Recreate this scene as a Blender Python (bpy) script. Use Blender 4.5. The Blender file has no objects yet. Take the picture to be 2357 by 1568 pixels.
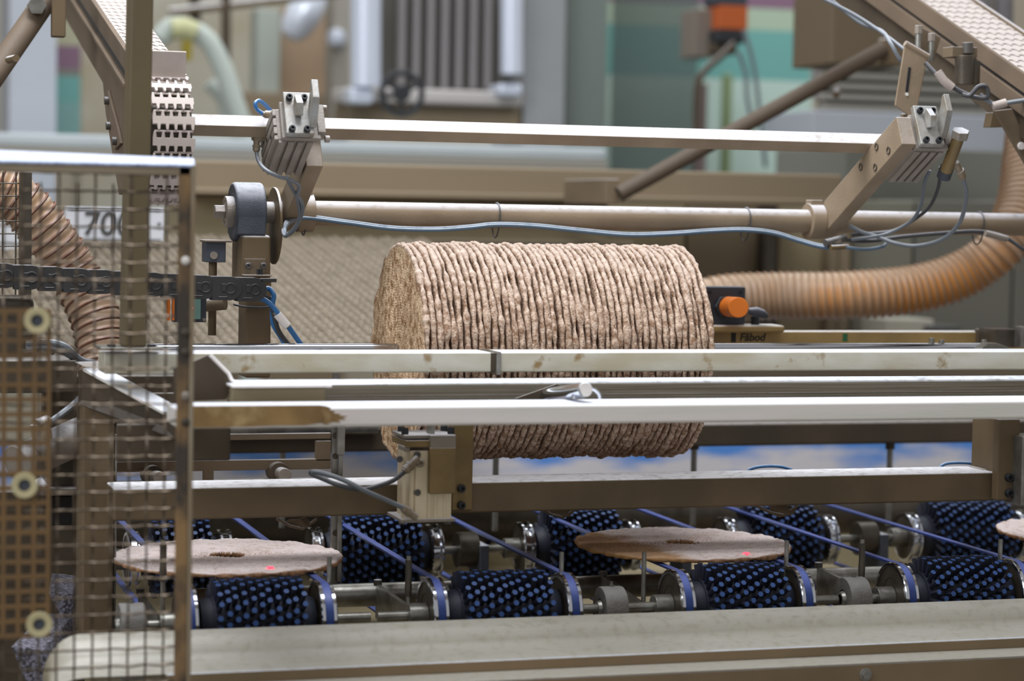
import bpy, bmesh, math, random
from mathutils import Vector, Matrix, noise
V = Vector
SC = bpy.context.scene
COL = SC.collection
random.seed(7)

# ------------------------------------------------------------------ camera
F_PX = 5280.0; W_PX, H_PX = 2357.0, 1568.0
yaw, pitch, roll = math.radians(17.25), math.radians(3.28), math.radians(1.0)
fw = V((math.sin(yaw)*math.cos(pitch), math.cos(yaw)*math.cos(pitch), -math.sin(pitch)))
rt0 = V((math.cos(yaw), -math.sin(yaw), 0)); up0 = rt0.cross(fw)
RT = rt0*math.cos(roll) + up0*math.sin(roll)
UP = up0*math.cos(roll) - rt0*math.sin(roll)
CAM = V((0, 0, 1.55))
cd = bpy.data.cameras.new('camera'); cam = bpy.data.objects.new('camera', cd); COL.objects.link(cam)
cam.matrix_world = Matrix(((RT.x, UP.x, -fw.x, CAM.x), (RT.y, UP.y, -fw.y, CAM.y), (RT.z, UP.z, -fw.z, CAM.z), (0, 0, 0, 1)))
cd.sensor_width = 36.0; cd.lens = F_PX*36.0/W_PX; cd.clip_start = 0.1; cd.clip_end = 60
cd.dof.use_dof = True; cd.dof.focus_distance = 3.02; cd.dof.aperture_fstop = 3.3
SC.camera = cam

# ------------------------------------------------------------------ light
w = bpy.data.worlds.new('world'); SC.world = w; w.use_nodes = True
w.node_tree.nodes['Background'].inputs[0].default_value = (0.80, 0.79, 0.78, 1)
w.node_tree.nodes['Background'].inputs[1].default_value = 0.50
def area(name, loc, size, power, col, target=(1.2, 3.0, 1.0)):
    l = bpy.data.lights.new(name, 'AREA'); l.shape = 'RECTANGLE'; l.size, l.size_y = size
    l.energy = power; l.color = col
    o = bpy.data.objects.new(name, l); COL.objects.link(o); o.location = loc
    d = V(target) - V(loc); o.rotation_euler = d.to_track_quat('-Z', 'Y').to_euler()
area('unseen_light', (0.55, 2.75, 3.5), (1.9, 1.1), 78, (0.93, 0.96, 1.0), (1.0, 3.0, 1.3))  # unseen overhead area light
area('unseen_light', (-1.9, 1.3, 2.9), (1.6, 1.4), 40, (0.90, 0.95, 1.0), (0.8, 3.0, 1.2))  # unseen fill added at the left front to brighten left-facing sides
area('unseen_light', (2.5, 5.8, 4.4), (5.0, 2.2), 125, (0.93, 0.97, 1.0), (2.8, 7.4, 1.4))  # unseen area light over the background machines, no fixture built
SC.view_settings.view_transform = 'Standard'; SC.view_settings.look = 'None'
SC.view_settings.gamma = 1.0; SC.view_settings.use_curve_mapping = False
SC.view_settings.exposure = 0.0

# ------------------------------------------------------------------ pixel helper (turns a pixel of the 2357x1568 frame into a point on the plane Y = const)
def P(px, py, Y):
    d = fw*F_PX + RT*(px - W_PX/2) - UP*(py - H_PX/2)
    return CAM + d*(Y/d.y)
def PZ(px, py, Z):
    d = fw*F_PX + RT*(px - W_PX/2) - UP*(py - H_PX/2)
    return CAM + d*((Z - CAM.z)/d.z)

def PX(px, py, X):
    d = fw*F_PX + RT*(px - W_PX/2) - UP*(py - H_PX/2)
    return CAM + d*(X/d.x)

# ------------------------------------------------------------------ materials
def srgb(c):
    return tuple(((x/255.0)/12.92 if x <= 10 else ((x/255.0+0.055)/1.055)**2.4) for x in c) + (1.0,)
def mat(name, c, rough=0.55, metal=0.0, c2=None, scale=12, stretch=(1, 1, 1), dust_or_glint=None, dust_or_glint_amt=0.9, bump=0.0, bscale=250, contrast=(0.35, 0.65), spec=0.5, alpha=1.0, trans=0.0, emit=None, mottle=None):
    m = bpy.data.materials.new(name); m.use_nodes = True
    nt = m.node_tree; N = nt.nodes; L = nt.links
    b = N['Principled BSDF']
    b.inputs['Roughness'].default_value = rough; b.inputs['Metallic'].default_value = metal
    b.inputs['Specular IOR Level'].default_value = spec
    b.inputs['Alpha'].default_value = alpha; b.inputs['Transmission Weight'].default_value = trans
    tc = N.new('ShaderNodeTexCoord'); mp = N.new('ShaderNodeMapping')
    mp.inputs['Scale'].default_value = stretch; L.new(tc.outputs['Object'], mp.inputs[0])
    col = None
    if c2:
        n = N.new('ShaderNodeTexNoise'); n.inputs['Scale'].default_value = scale; n.inputs['Detail'].default_value = 6
        L.new(mp.outputs[0], n.inputs['Vector'])
        r = N.new('ShaderNodeValToRGB'); r.color_ramp.elements[0].position = contrast[0]; r.color_ramp.elements[1].position = contrast[1]
        r.color_ramp.elements[0].color = srgb(c); r.color_ramp.elements[1].color = srgb(c2)
        L.new(n.outputs[0], r.inputs[0]); col = r.outputs[0]
    else:
        rgb = N.new('ShaderNodeRGB'); rgb.outputs[0].default_value = srgb(c); col = rgb.outputs[0]
    if mottle:
        mc, ms, lo, hi = mottle
        n = N.new('ShaderNodeTexNoise'); n.inputs['Scale'].default_value = ms; n.inputs['Detail'].default_value = 5
        L.new(tc.outputs['Object'], n.inputs['Vector'])
        mr = N.new('ShaderNodeMapRange'); mr.inputs[1].default_value = lo; mr.inputs[2].default_value = hi; L.new(n.outputs[0], mr.inputs[0])
        mx = N.new('ShaderNodeMix'); mx.data_type = 'RGBA'; L.new(mr.outputs[0], mx.inputs[0]); L.new(col, mx.inputs[6])
        mx.inputs[7].default_value = srgb(mc); col = mx.outputs[2]
    if dust_or_glint:      # flour settled on upward faces; on rail_brush a painted highlight
        g = N.new('ShaderNodeNewGeometry'); s = N.new('ShaderNodeSeparateXYZ'); L.new(g.outputs['Normal'], s.inputs[0])
        mr = N.new('ShaderNodeMapRange'); mr.inputs[1].default_value = 0.35; mr.inputs[2].default_value = 0.85
        mr.inputs[4].default_value = dust_or_glint_amt; L.new(s.outputs['Z'], mr.inputs[0])
        n = N.new('ShaderNodeTexNoise'); n.inputs['Scale'].default_value = 90; n.inputs['Detail'].default_value = 6; L.new(tc.outputs['Object'], n.inputs['Vector'])
        mr2 = N.new('ShaderNodeMapRange'); mr2.inputs[1].default_value = 0.25; mr2.inputs[2].default_value = 0.5; mr2.inputs[3].default_value = 0.5; L.new(n.outputs[0], mr2.inputs[0])
        mu = N.new('ShaderNodeMath'); mu.operation = 'MULTIPLY'; L.new(mr.outputs[0], mu.inputs[0]); L.new(mr2.outputs[0], mu.inputs[1])
        mx = N.new('ShaderNodeMix'); mx.data_type = 'RGBA'; L.new(mu.outputs[0], mx.inputs[0]); L.new(col, mx.inputs[6])
        mx.inputs[7].default_value = srgb(dust_or_glint); col = mx.outputs[2]
        if metal:
            mm = N.new('ShaderNodeMath'); mm.operation = 'MULTIPLY_ADD'; L.new(mu.outputs[0], mm.inputs[0])
            mm.inputs[1].default_value = -metal; mm.inputs[2].default_value = metal; L.new(mm.outputs[0], b.inputs['Metallic'])
    L.new(col, b.inputs['Base Color'])
    if emit:
        L.new(col, b.inputs['Emission Color']); b.inputs['Emission Strength'].default_value = emit
    if bump:
        n = N.new('ShaderNodeTexNoise'); n.inputs['Scale'].default_value = bscale; n.inputs['Detail'].default_value = 4
        L.new(mp.outputs[0], n.inputs['Vector'])
        bp = N.new('ShaderNodeBump'); bp.inputs['Strength'].default_value = bump; bp.inputs['Distance'].default_value = 0.002
        L.new(n.outputs[0], bp.inputs['Height']); L.new(bp.outputs[0], b.inputs['Normal'])
    return m
FL = (216, 214, 219)
M = {}
M['tan'] = mat('dusty_tan_steel', (122, 106, 86), 0.6, 0.0, (106, 92, 74), 8, dust_or_glint=FL, dust_or_glint_amt=.6, bump=0.15, spec=0.3)
M['plate'] = mat('plain_brown_plate', (116, 100, 84), 0.6, 0.0, (104, 90, 76), 8, bump=0.15, spec=0.3)
M['tan_arm'] = mat('dusty_beige_steel', (152, 134, 112), 0.6, 0.0, (134, 117, 96), 14, dust_or_glint=FL, bump=0.2, spec=0.3)
M['brown'] = mat('brown_steel', (116, 98, 74), 0.55, 0.0, (98, 83, 63), 10, dust_or_glint=(250, 250, 255), dust_or_glint_amt=0.95, bump=0.1, spec=0.3)
M['dkbrown'] = mat('dark_brown_steel', (84, 72, 58), 0.6, 0.0, (70, 61, 50), 9, dust_or_glint=(190, 186, 184), dust_or_glint_amt=0.4, spec=0.3)
M['rail_white'] = mat('brushed_aluminium_rail', (240, 230, 227), 0.42, 0.0, (224, 222, 212), 6, (0.6, 8, 8), dust_or_glint=(232, 236, 246), dust_or_glint_amt=1.0, bump=0.08, bscale=60)
M['rail_stain'] = mat('stained_rail_face', (178, 144, 92), 0.6, 0.0, (126, 98, 60), 14, (1, 1, 1), dust_or_glint=(210, 205, 205), dust_or_glint_amt=0.8, bump=0.1, mottle=(190, 165, 120, 30, 0.6, 0.75) and ((196, 168, 120), 22, 0.58, 0.72))
M['rail_used'] = mat('scuffed_steel_bar', (206, 202, 188), 0.45, 0.05, (184, 174, 148), 7, (1.5, 4, 4), dust_or_glint=(228, 232, 240), dust_or_glint_amt=1.0, mottle=((150, 122, 80), 30, 0.62, 0.72), bump=0.1, bscale=120)
M['rail_brush'] = mat('brushed_steel_tube', (150, 142, 128), 0.33, 0.75, (120, 112, 98), 30, (0.15, 14, 14), dust_or_glint=(232, 238, 250), dust_or_glint_amt=.95, bump=0.25, bscale=40)  # pale top tone is a specular highlight put into the colour
M['chrome'] = mat('polished_chrome', (205, 208, 216), 0.12, 1.0)
M['steel'] = mat('worn_steel', (160, 158, 152), 0.35, 0.7, (120, 116, 108), 40, bump=0.1)
M['dsteel'] = mat('dark_turned_steel', (92, 84, 74), 0.38, 0.5, (74, 68, 60), 30, bump=0.1)
M['alu'] = mat('dusty_cast_aluminium', (150, 140, 130), 0.6, 0.1, (136, 126, 114), 30, dust_or_glint=(212, 210, 214), bump=0.35, bscale=400)
M['alu_cyl'] = mat('anodised_cylinder', (232, 218, 188), 0.5, 0.1, (200, 180, 146), 18, (1, 1, .4), dust_or_glint=(225, 222, 220), bump=0.1, mottle=((140, 108, 66), 14, 0.55, 0.72))
M['brass'] = mat('dusty_brass_plate', (142, 118, 74), 0.5, 0.2, (112, 92, 58), 14, bump=0.2, dust_or_glint=FL, mottle=((96, 78, 50), 8, .5, .7))
M['fitting'] = mat('push_fitting', (150, 136, 116), 0.6, 0.1, (126, 108, 84), 50, dust_or_glint=(206, 204, 208))
M['black'] = mat('black_bolt', (38, 40, 44), 0.5, 0.1)
M['bolt'] = mat('dusty_bolt', (96, 92, 88), 0.5, 0.4, dust_or_glint=(190, 190, 196), dust_or_glint_amt=.7)
M['chain'] = mat('black_plastic_chain', (52, 50, 50), 0.6, 0, (44, 42, 42), 20, dust_or_glint=(170, 166, 168), dust_or_glint_amt=0.75, bump=.1)
M['blueiron'] = mat('blue_grey_cast_iron', (78, 82, 92), 0.7, 0, (66, 70, 80), 40, dust_or_glint=(186, 188, 196), dust_or_glint_amt=0.9, bump=0.4, bscale=500)
M['hose_blue'] = mat('blue_tube', (52, 112, 170), 0.4, 0, dust_or_glint=(206, 214, 224), dust_or_glint_amt=0.75)
M['hose_bg'] = mat('dusty_blue_grey_tube', (80, 102, 122), 0.45, 0, dust_or_glint=(192, 200, 210), dust_or_glint_amt=0.9)
M['hose_grey'] = mat('grey_tube', (106, 112, 118), 0.45, 0, dust_or_glint=(190, 194, 202), dust_or_glint_amt=0.7)
M['hose_dark'] = mat('dark_cable', (66, 66, 68), 0.5, 0, dust_or_glint=(170, 170, 176), dust_or_glint_amt=0.7)
M['duct'] = mat('clear_duct_wall', (186, 162, 142), 0.4, 0, (176, 140, 104), 3, dust_or_glint=(205, 195, 190), dust_or_glint_amt=.6)
M['duct_o'] = mat('amber_duct_wall', (164, 140, 118), 0.4, 0, (196, 134, 70), 3.2, dust_or_glint=(186, 162, 138), dust_or_glint_amt=.8, contrast=(.54, .68))
M['duct_rib'] = mat('duct_spiral', (122, 84, 66), 0.4, 0)
M['duct_rib_o'] = mat('amber_duct_spiral', (150, 120, 94), 0.4, 0)
M['bread'] = mat('crispbread_edge', (210, 186, 166), 0.85, 0, (140, 108, 84), 150, bump=1.0, bscale=330, dust_or_glint=(232, 216, 206), dust_or_glint_amt=0.5, contrast=(0.38, 0.66), mottle=((122, 92, 70), 420, 0.56, 0.68), spec=0.15)
M['bread_face'] = mat('crispbread_face', (240, 210, 174), 0.85, 0, (164, 124, 88), 95, bump=1.0, bscale=380, contrast=(0.40, 0.66), mottle=((122, 86, 54), 300, 0.62, 0.7), spec=0.15)
M['bread_flat'] = mat('floured_crispbread', (188, 146, 112), 0.9, 0, (140, 102, 72), 130, bump=1.0, bscale=140, dust_or_glint=(244, 232, 230), dust_or_glint_amt=0.88, contrast=(0.38, 0.66), spec=0.1)
M['brush_core'] = mat('brush_core', (30, 34, 50), 0.6, 0)
M['bristle'] = mat('bristle_side', (30, 36, 60), 0.6, 0, (40, 40, 46), 60)
M['bristle_tip'] = mat('bristle_tip', (42, 74, 130), 0.5, 0)
M['belt'] = mat('blue_round_belt', (34, 56, 116), 0.4, 0, dust_or_glint=(108, 122, 192), dust_or_glint_amt=0.75)
M['belt_side'] = mat('blue_belt_wrap', (40, 58, 118), 0.4, 0)
M['cream'] = mat('cream_conveyor_link', (188, 174, 166), 0.6, 0, (176, 162, 154), 20, dust_or_glint=(200, 192, 188), dust_or_glint_amt=.6, bump=.1)
M['cover'] = mat('floured_cover_sheet', (146, 138, 116), 0.42, 0.1, (128, 120, 98), 5, (0.35, 5, 5), dust_or_glint=(184, 181, 174), dust_or_glint_amt=.65, bump=.15, bscale=90)
M['cover2'] = mat('brown_ledge', (134, 112, 84), 0.55, 0, (116, 98, 72), 6, dust_or_glint=(196, 200, 208), dust_or_glint_amt=.95)
M['galv'] = mat('galvanised_wire', (124, 112, 100), 0.32, 0.9, (92, 80, 66), 60)
M['guard'] = mat('rusty_guard_frame', (156, 124, 84), 0.5, 0.1, (70, 62, 54), 14, (1, 1, .7), dust_or_glint=(196, 208, 240), dust_or_glint_amt=.95, contrast=(0.42, 0.56), bump=.1)
M['guard_pale'] = mat('pale_guard_edge', (160, 148, 128), 0.5, 0.1, (126, 104, 74), 5)
M['perf'] = mat('brown_perforated_sheet', (128, 98, 60), 0.6, 0, (108, 84, 54), 12)
M['washer'] = mat('cream_washer', (200, 188, 146), 0.6, 0)
M['orange'] = mat('orange_cap', (240, 128, 34), 0.5, 0, bump=.1)
M['sensor'] = mat('black_sensor_plastic', (56, 60, 68), 0.6, 0, dust_or_glint=(130, 132, 140), dust_or_glint_amt=.6)
M['green'] = mat('green_display', (120, 160, 150), 0.4, 0)
M['red'] = mat('red_laser_spot', (255, 60, 80), 0.4, 0, emit=3.0)
M['sign'] = mat('white_sign', (206, 208, 214), 0.5, 0)
M['ink'] = mat('black_marker', (40, 38, 36), 0.7, 0)
M['inkgreen'] = mat('green_tape', (52, 110, 70), 0.7, 0)
M['yellowwood'] = mat('yellowed_bar', (178, 148, 92), 0.6, 0, (150, 124, 78), 14, dust_or_glint=(224, 220, 216), dust_or_glint_amt=1)
M['meshbelt'] = mat('grey_beige_mat', (128, 116, 99), 0.6, 0.0, (112, 101, 85), 30)
M['panelolive'] = mat('olive_beige_panel', (156, 142, 112), 0.6, 0, (146, 132, 104), 3)
M['floor'] = mat('grey_factory_floor', (120, 116, 108), 0.5, 0, (100, 96, 90), 3)
def flat(name, c, rough=0.6, metal=0.0, c2=None): return mat(name, c, rough, metal, c2, 2)

# ------------------------------------------------------------------ mesh builder
class MB:
    def __init__(s): s.v = []; s.f = []; s.mi = []
    def add(s, vs, fs, mi=0):
        o = len(s.v); s.v += [V(p) for p in vs]; s.f += [tuple(i+o for i in f) for f in fs]; s.mi += [mi]*len(fs); return s
    def box(s, c, size, R=None, mi=0):
        hx, hy, hz = size[0]/2, size[1]/2, size[2]/2
        vs = [V((x, y, z)) for x in (-hx, hx) for y in (-hy, hy) for z in (-hz, hz)]
        if R is not None: vs = [R @ p for p in vs]
        vs = [p + V(c) for p in vs]
        return s.add(vs, [(0, 1, 3, 2), (4, 6, 7, 5), (0, 4, 5, 1), (2, 3, 7, 6), (0, 2, 6, 4), (1, 5, 7, 3)], mi)
    def span(s, a, b, mi=0):
        a, b = V(a), V(b); return s.box((a+b)/2, [abs(b[i]-a[i]) for i in range(3)], None, mi)
    def cyl(s, p0, p1, r, r2=None, n=20, mi=0, caps=True, capmi=None):
        p0, p1 = V(p0), V(p1); r2 = r if r2 is None else r2
        q = (p1-p0).normalized().to_track_quat('Z', 'Y'); vs = []
        for p, rr in ((p0, r), (p1, r2)):
            for i in range(n):
                a = 2*math.pi*i/n; vs.append(p + q @ V((rr*math.cos(a), rr*math.sin(a), 0)))
        s.add(vs, [(i, (i+1) % n, n+(i+1) % n, n+i) for i in range(n)], mi)
        if caps:
            o = len(s.v)-2*n
            s.f += [tuple(o+i for i in reversed(range(n))), tuple(o+n+i for i in range(n))]; s.mi += [mi if capmi is None else capmi]*2
        return s
    def lathe(s, prof, org, axis, n=40, mi=0, mis=None):   # prof: (distance along axis, radius), closed profile or open
        org, axis = V(org), V(axis).normalized(); q = axis.to_track_quat('Z', 'Y'); vs = []
        for d, r in prof:
            for i in range(n):
                a = 2*math.pi*i/n; vs.append(org + q @ V((r*math.cos(a), r*math.sin(a), d)))
        for k in range(len(prof)-1):
            m_ = mi if mis is None else mis[k]
            o = len(s.v)
            s.f += [(o+k*n+i, o+k*n+(i+1) % n, o+(k+1)*n+(i+1) % n, o+(k+1)*n+i) for i in range(n)]; s.mi += [m_]*n
        s.v += vs
        return s
    def tube(s, pts, r, n=8, mi=0, caps=True):
        pts = [V(p) for p in pts]; rr = r if callable(r) else (lambda i: r)
        t = (pts[1]-pts[0]).normalized(); nrm = t.orthogonal().normalized(); o = len(s.v); L = len(pts)
        for i, p in enumerate(pts):
            t = ((pts[min(i+1, L-1)]-pts[max(i-1, 0)])).normalized()
            nrm = (nrm - t*nrm.dot(t)).normalized(); b = t.cross(nrm)
            for k in range(n):
                a = 2*math.pi*k/n; s.v.append(p + (nrm*math.cos(a)+b*math.sin(a))*rr(i))
        for i in range(L-1):
            for k in range(n):
                s.f.append((o+i*n+k, o+i*n+(k+1) % n, o+(i+1)*n+(k+1) % n, o+(i+1)*n+k)); s.mi.append(mi)
        if caps:
            s.f.append(tuple(o+k for k in reversed(range(n)))); s.f.append(tuple(o+(L-1)*n+k for k in range(n))); s.mi += [mi, mi]
        return s
    def prism(s, poly, vec, mi=0):
        n = len(poly); vec = V(vec); vs = [V(p) for p in poly] + [V(p)+vec for p in poly]
        return s.add(vs, [tuple(range(n)), tuple(reversed(range(n, 2*n)))] + [(i, n+i, n+(i+1) % n, (i+1) % n) for i in range(n)], mi)
    def bar(s, p0, p1, w, h, upv=(0, 0, 1), mi=0):    # oriented box between two points; w sideways, h along up
        p0, p1 = V(p0), V(p1); d = (p1-p0); L = d.length; d.normalize()
        side = d.cross(V(upv)).normalized(); u = side.cross(d)
        R = Matrix((side, d, u)).transposed()
        return s.box((p0+p1)/2, (w, L, h), R, mi)
    def build(s, name, m, parent=None, bev=0.0, smooth=False, seg=2, kind=None, label=None, org=None):
        if org is None:
            lo = V([min(p[i] for p in s.v) for i in range(3)]); hi = V([max(p[i] for p in s.v) for i in range(3)])
            org = V(((lo.x+hi.x)/2, (lo.y+hi.y)/2, lo.z)) if parent is None else wloc(parent)
        me = bpy.data.meshes.new(name)
        me.from_pydata([p-org for p in s.v], [], s.f)
        for mm in (m if isinstance(m, (list, tuple)) else [m]): me.materials.append(M[mm] if isinstance(mm, str) else mm)
        me.polygons.foreach_set('material_index', s.mi)
        bm = bmesh.new(); bm.from_mesh(me); bmesh.ops.recalc_face_normals(bm, faces=bm.faces); bm.to_mesh(me); bm.free()
        o = bpy.data.objects.new(name, me); COL.objects.link(o)
        if parent is not None: o.parent = parent; o.location = org - wloc(parent)
        else: o.location = org
        if bev:
            md = o.modifiers.new('bevel', 'BEVEL'); md.width = bev; md.segments = seg; md.limit_method = 'ANGLE'; md.angle_limit = math.radians(40); md.harden_normals = True
            me.shade_smooth()
        elif smooth:
            me.shade_smooth(); me.set_sharp_from_angle(angle=math.radians(38))
        if kind: o['kind'] = kind
        if label: o['label'] = label
        return o
def wloc(o):
    p = V(o.location)
    while o.parent: o = o.parent; p += V(o.location)
    return p
def tag(o, label, cat, group=None, kind=None):
    o['label'] = label; o['category'] = cat
    if group: o['group'] = group
    if kind: o['kind'] = kind
    return o
def thing(name, label, cat, loc, group=None):
    o = bpy.data.objects.new(name, None); COL.objects.link(o); o.empty_display_size = .02; o.location = V(loc)
    return tag(o, label, cat, group)
def struct(name, mb, m, **k):
    o = mb.build(name, m, **k); o['kind'] = 'structure'; return o
def copy_tree(o, parent=None):
    c = o.copy(); COL.objects.link(c); c.parent = parent
    for ch in list(o.children): copy_tree(ch, c)
    return c
def pbox(x0, x1, y0, y1, Y, depth, mb=None, mi=0):   # front face spans the pixel rectangle at plane Y, extends away by depth
    mb = mb or MB(); xm, ym = (x0+x1)/2, (y0+y1)/2
    return mb.span((P(x0, ym, Y).x, Y, P(xm, y1, Y).z), (P(x1, ym, Y).x, Y+depth, P(xm, y0, Y).z), mi)
def curve_pts(keys, n=8):    # Catmull-Rom through 3D keys
    k = [V(p) for p in keys]; k = [k[0]*2-k[1]] + k + [k[-1]*2-k[-2]]; out = []
    for i in range(1, len(k)-2):
        a, b, c, d = k[i-1:i+3]
        for j in range(n):
            t = j/n; out.append(0.5*((2*b)+(c-a)*t+(2*a-5*b+4*c-d)*t*t+(3*b-a-3*c+d)*t**3))
    out.append(k[-2]); return out
def cable(name, keys, r, m, parent=None, n=8, **k):
    pts = curve_pts([P(*q) if len(q) == 3 else q for q in keys]); return MB().tube(pts, r, n).build(name, m, parent, smooth=True, **k)
def screw_head(mb, c, axis, r, h, mi=0, n=14):      # socket cap screw with a real recess
    mb.lathe([(0, r), (h*.8, r), (h, r*.85), (h, r*.5), (h*.45, r*.45), (h*.45, 0.0001)], c, axis, n, mi)
def ordinal(i):
    return ['first', 'second', 'third', 'fourth', 'fifth', 'sixth', 'seventh', 'eighth', 'ninth', 'tenth', 'eleventh', 'twelfth', 'thirteenth', 'fourteenth', 'fifteenth', 'sixteenth', 'seventeenth', 'eighteenth', 'nineteenth', 'twentieth', 'twenty-first', 'twenty-second', 'twenty-third'][i-1]

# ================================================================== SETTING
struct('floor', MB().span((-4, -1, -0.1), (9, 10, 0)), 'floor')
wall_m = flat('beige_back_wall', (176, 168, 150), c2=(164, 154, 136))
struct('wall_back', MB().span((-4, 9.0, 0), (9, 9.2, 5)), wall_m)

# ================================================================== CRISPBREADS
Y_ST = 2.957; C0 = P(920, 808, Y_ST); R_B = 0.1455
def fbm(p): return noise.fractal(p, 1.0, 2.0, 3)
def bread_mesh(seed, nseg, rings, hole, t=0.0078, flatdisc=False):
    rnd = random.Random(seed); off = V((rnd.random()*50, rnd.random()*50, rnd.random()*50))
    def warp(th, r):   # slow axial warp
        return 0.0016*noise.noise(off + V((math.cos(th)*1.9*r/R_B, math.sin(th)*1.9*r/R_B, 3)))
    prof = []          # (radius factor, axial factor)
    for r in rings: prof.append((r, -1, 0))
    for k in range(1, 6):
        a = -math.pi/2 + math.pi*k/6; prof.append((None, math.sin(a), math.cos(a)))
    for r in reversed(rings): prof.append((r, 1, 0))
    vs = []; n = nseg; er = 0.0042
    for (r, s_, c_) in prof:
        for i in range(n):
            th = 2*math.pi*i/n; cs, sn = math.cos(th), math.sin(th)
            e = V((cs, sn, 0))
            lump = noise.noise(off + e*6.0); lump2 = noise.noise(off + V((5, 5, 5)) + e*19.0)
            Rr = R_B*(1 + 0.009*noise.noise(off + e*2.5) + 0.012*lump + 0.006*lump2)
            half = t*0.5*(0.84 + 0.62*lump + 0.22*lump2)
            if r is None: rad = Rr - er + er*c_*(1+.25*lump2); ax = half*s_
            else:
                rad = hole + (Rr-er-hole)*r
                q = V((rad*cs, rad*sn, 0)); u = min(1, (1-r)*9)
                hb = half*(1-u) + t*0.38*u
                if nseg >= 300:
                    dm = math.sin(q.x*880+math.sin(q.y*60))*math.sin(q.y*880+1.3*math.sin(q.x*80)); hb += 0.0030*min(0.25, -dm)*min(1, (1-r)*14) + 0.0005*noise.noise(off+q*260)
                    if flatdisc and s_ > 0: hb += 0.0006*noise.noise(off+q*60)-0.0028*math.exp(-((q.y-0.004*math.sin(q.x*40))/0.0045)**2)
                ax = hb*s_
            vs.append(V((ax + warp(th, rad), rad*cs, rad*sn)))
    K = len(prof); fs = []
    for k in range(K-1):
        for i in range(n): fs.append((k*n+i, k*n+(i+1) % n, (k+1)*n+(i+1) % n, (k+1)*n+i))
    for i in range(n): fs.append(((K-1)*n+i, (K-1)*n+(i+1) % n, (i+1) % n, i))
    return vs, fs
def bread_obj(name, vs, fs, mats, facemi=None):
    me = bpy.data.meshes.new(name); me.from_pydata(vs, [], fs)
    for mm in mats: me.materials.append(M[mm])
    if facemi: me.polygons.foreach_set('material_index', facemi)
    bm = bmesh.new(); bm.from_mesh(me); bmesh.ops.recalc_face_normals(bm, faces=bm.faces); bm.to_mesh(me); bm.free()
    me.shade_smooth(); o = bpy.data.objects.new(name, me); COL.objects.link(o); return o
NB = 44; PITCH = (P(1548, 800, Y_ST).x - C0.x)/(NB-1)
full_rings = [k/84 for k in range(85)]; few = [0, .5, .85, .93, .97, 1.0]
variants = [bread_mesh(11+k, 210, few, 0.0105, t=PITCH*0.97) for k in range(7)]
vmesh = []
vs, fs = bread_mesh(3, 560, full_rings, 0.0105, t=PITCH*.97)
mi = [1 if (k//560) < 83 or (k//560) > 90 else 0 for k in range(len(fs))]
first = bread_obj('crispbread', vs, fs, ['bread', 'bread_face'], mi)
protos = [bread_obj('crispbread', a, b, ['bread']) for a, b in variants]
bl = []
for i in range(NB):
    if i == 0: o = first
    elif i <= len(protos): o = protos[i-1]
    else: o = protos[random.randrange(len(protos))].copy(); COL.objects.link(o)
    o.location = C0 + V((i*PITCH, random.uniform(-.0012, .0012), random.uniform(-.0014, .0014)))
    o.rotation_euler = (random.uniform(0, 6.28) if i else 0, math.radians(random.uniform(-.25, .25)), math.radians(random.uniform(-.25, .25)))
    sc_ = random.uniform(.992, 1.005); o.scale = (1, sc_, sc_)
    if i == 0: lab = 'round crispbread at the left end of the upright row, showing its dimpled face'
    elif i == NB-1: lab = 'round crispbread at the right end of the upright row, nearest the orange cap'
    elif i < 22: lab = 'upright round crispbread, %s from the left end of the row' % ordinal(i+1)
    else: lab = 'upright round crispbread, %s from the right end of the row' % ordinal(NB-i)
    tag(o, lab, 'crispbread', 'upright crispbreads in the long row')
# flat ones on the belts
Z_BELT = 1.096
vs, fs = bread_mesh(5, 560, full_rings, 0.023, t=0.0085, flatdisc=True)
def toast_mat():      # bare toasted area on one side of the crust
    m = M['bread_flat'].copy(); nt = m.node_tree; N = nt.nodes; L = nt.links; b = N['Principled BSDF']
    src = b.inputs['Base Color'].links[0].from_socket
    tc = N.new('ShaderNodeTexCoord'); sp = N.new('ShaderNodeSeparateXYZ'); L.new(tc.outputs['Object'], sp.inputs[0])
    n = N.new('ShaderNodeTexNoise'); n.inputs['Scale'].default_value = 22; n.inputs['Detail'].default_value = 5; L.new(tc.outputs['Object'], n.inputs['Vector'])
    ad = N.new('ShaderNodeMath'); ad.operation = 'MULTIPLY_ADD'; L.new(n.outputs[0], ad.inputs[0]); ad.inputs[1].default_value = .09; L.new(sp.outputs['X'], ad.inputs[2])
    mr = N.new('ShaderNodeMapRange'); mr.inputs[1].default_value = -.035; mr.inputs[2].default_value = .0; mr.inputs[3].default_value = .85; mr.inputs[4].default_value = 0; L.new(ad.outputs[0], mr.inputs[0])
    mx = N.new('ShaderNodeMix'); mx.data_type = 'RGBA'; L.new(mr.outputs[0], mx.inputs[0]); L.new(src, mx.inputs[6]); mx.inputs[7].default_value = srgb((176, 134, 88)); L.new(mx.outputs[2], b.inputs['Base Color'])
    return m
fl = bread_obj('crispbread', [V((p.y, p.z, p.x)) for p in vs], fs, ['bread_flat'])
c1 = P(525, 1297, 2.872); c2 = P(1570, 1261, 2.872); c3 = P(2530, 1222, 2.872)
for i, (c, lab) in enumerate([(c1, 'floured round crispbread lying flat on the belts at the left, under the mesh guard edge'),
                              (c2, 'floured round crispbread lying flat in the middle of the belts, toasted at its left side'),
                              (c3, 'round crispbread lying flat at the right edge of the picture')]):
    o = fl if i == 0 else fl.copy()
    if i: COL.objects.link(o)
    o.location = (c.x, 2.872, Z_BELT + 0.0055); o.rotation_euler = (0, 0, math.radians((0, 8, -20)[i]))
    if i == 1:
        o.data = o.data.copy(); o.data.materials[0] = toast_mat()
    tag(o, lab, 'crispbread', 'crispbreads lying on the belts')
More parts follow.
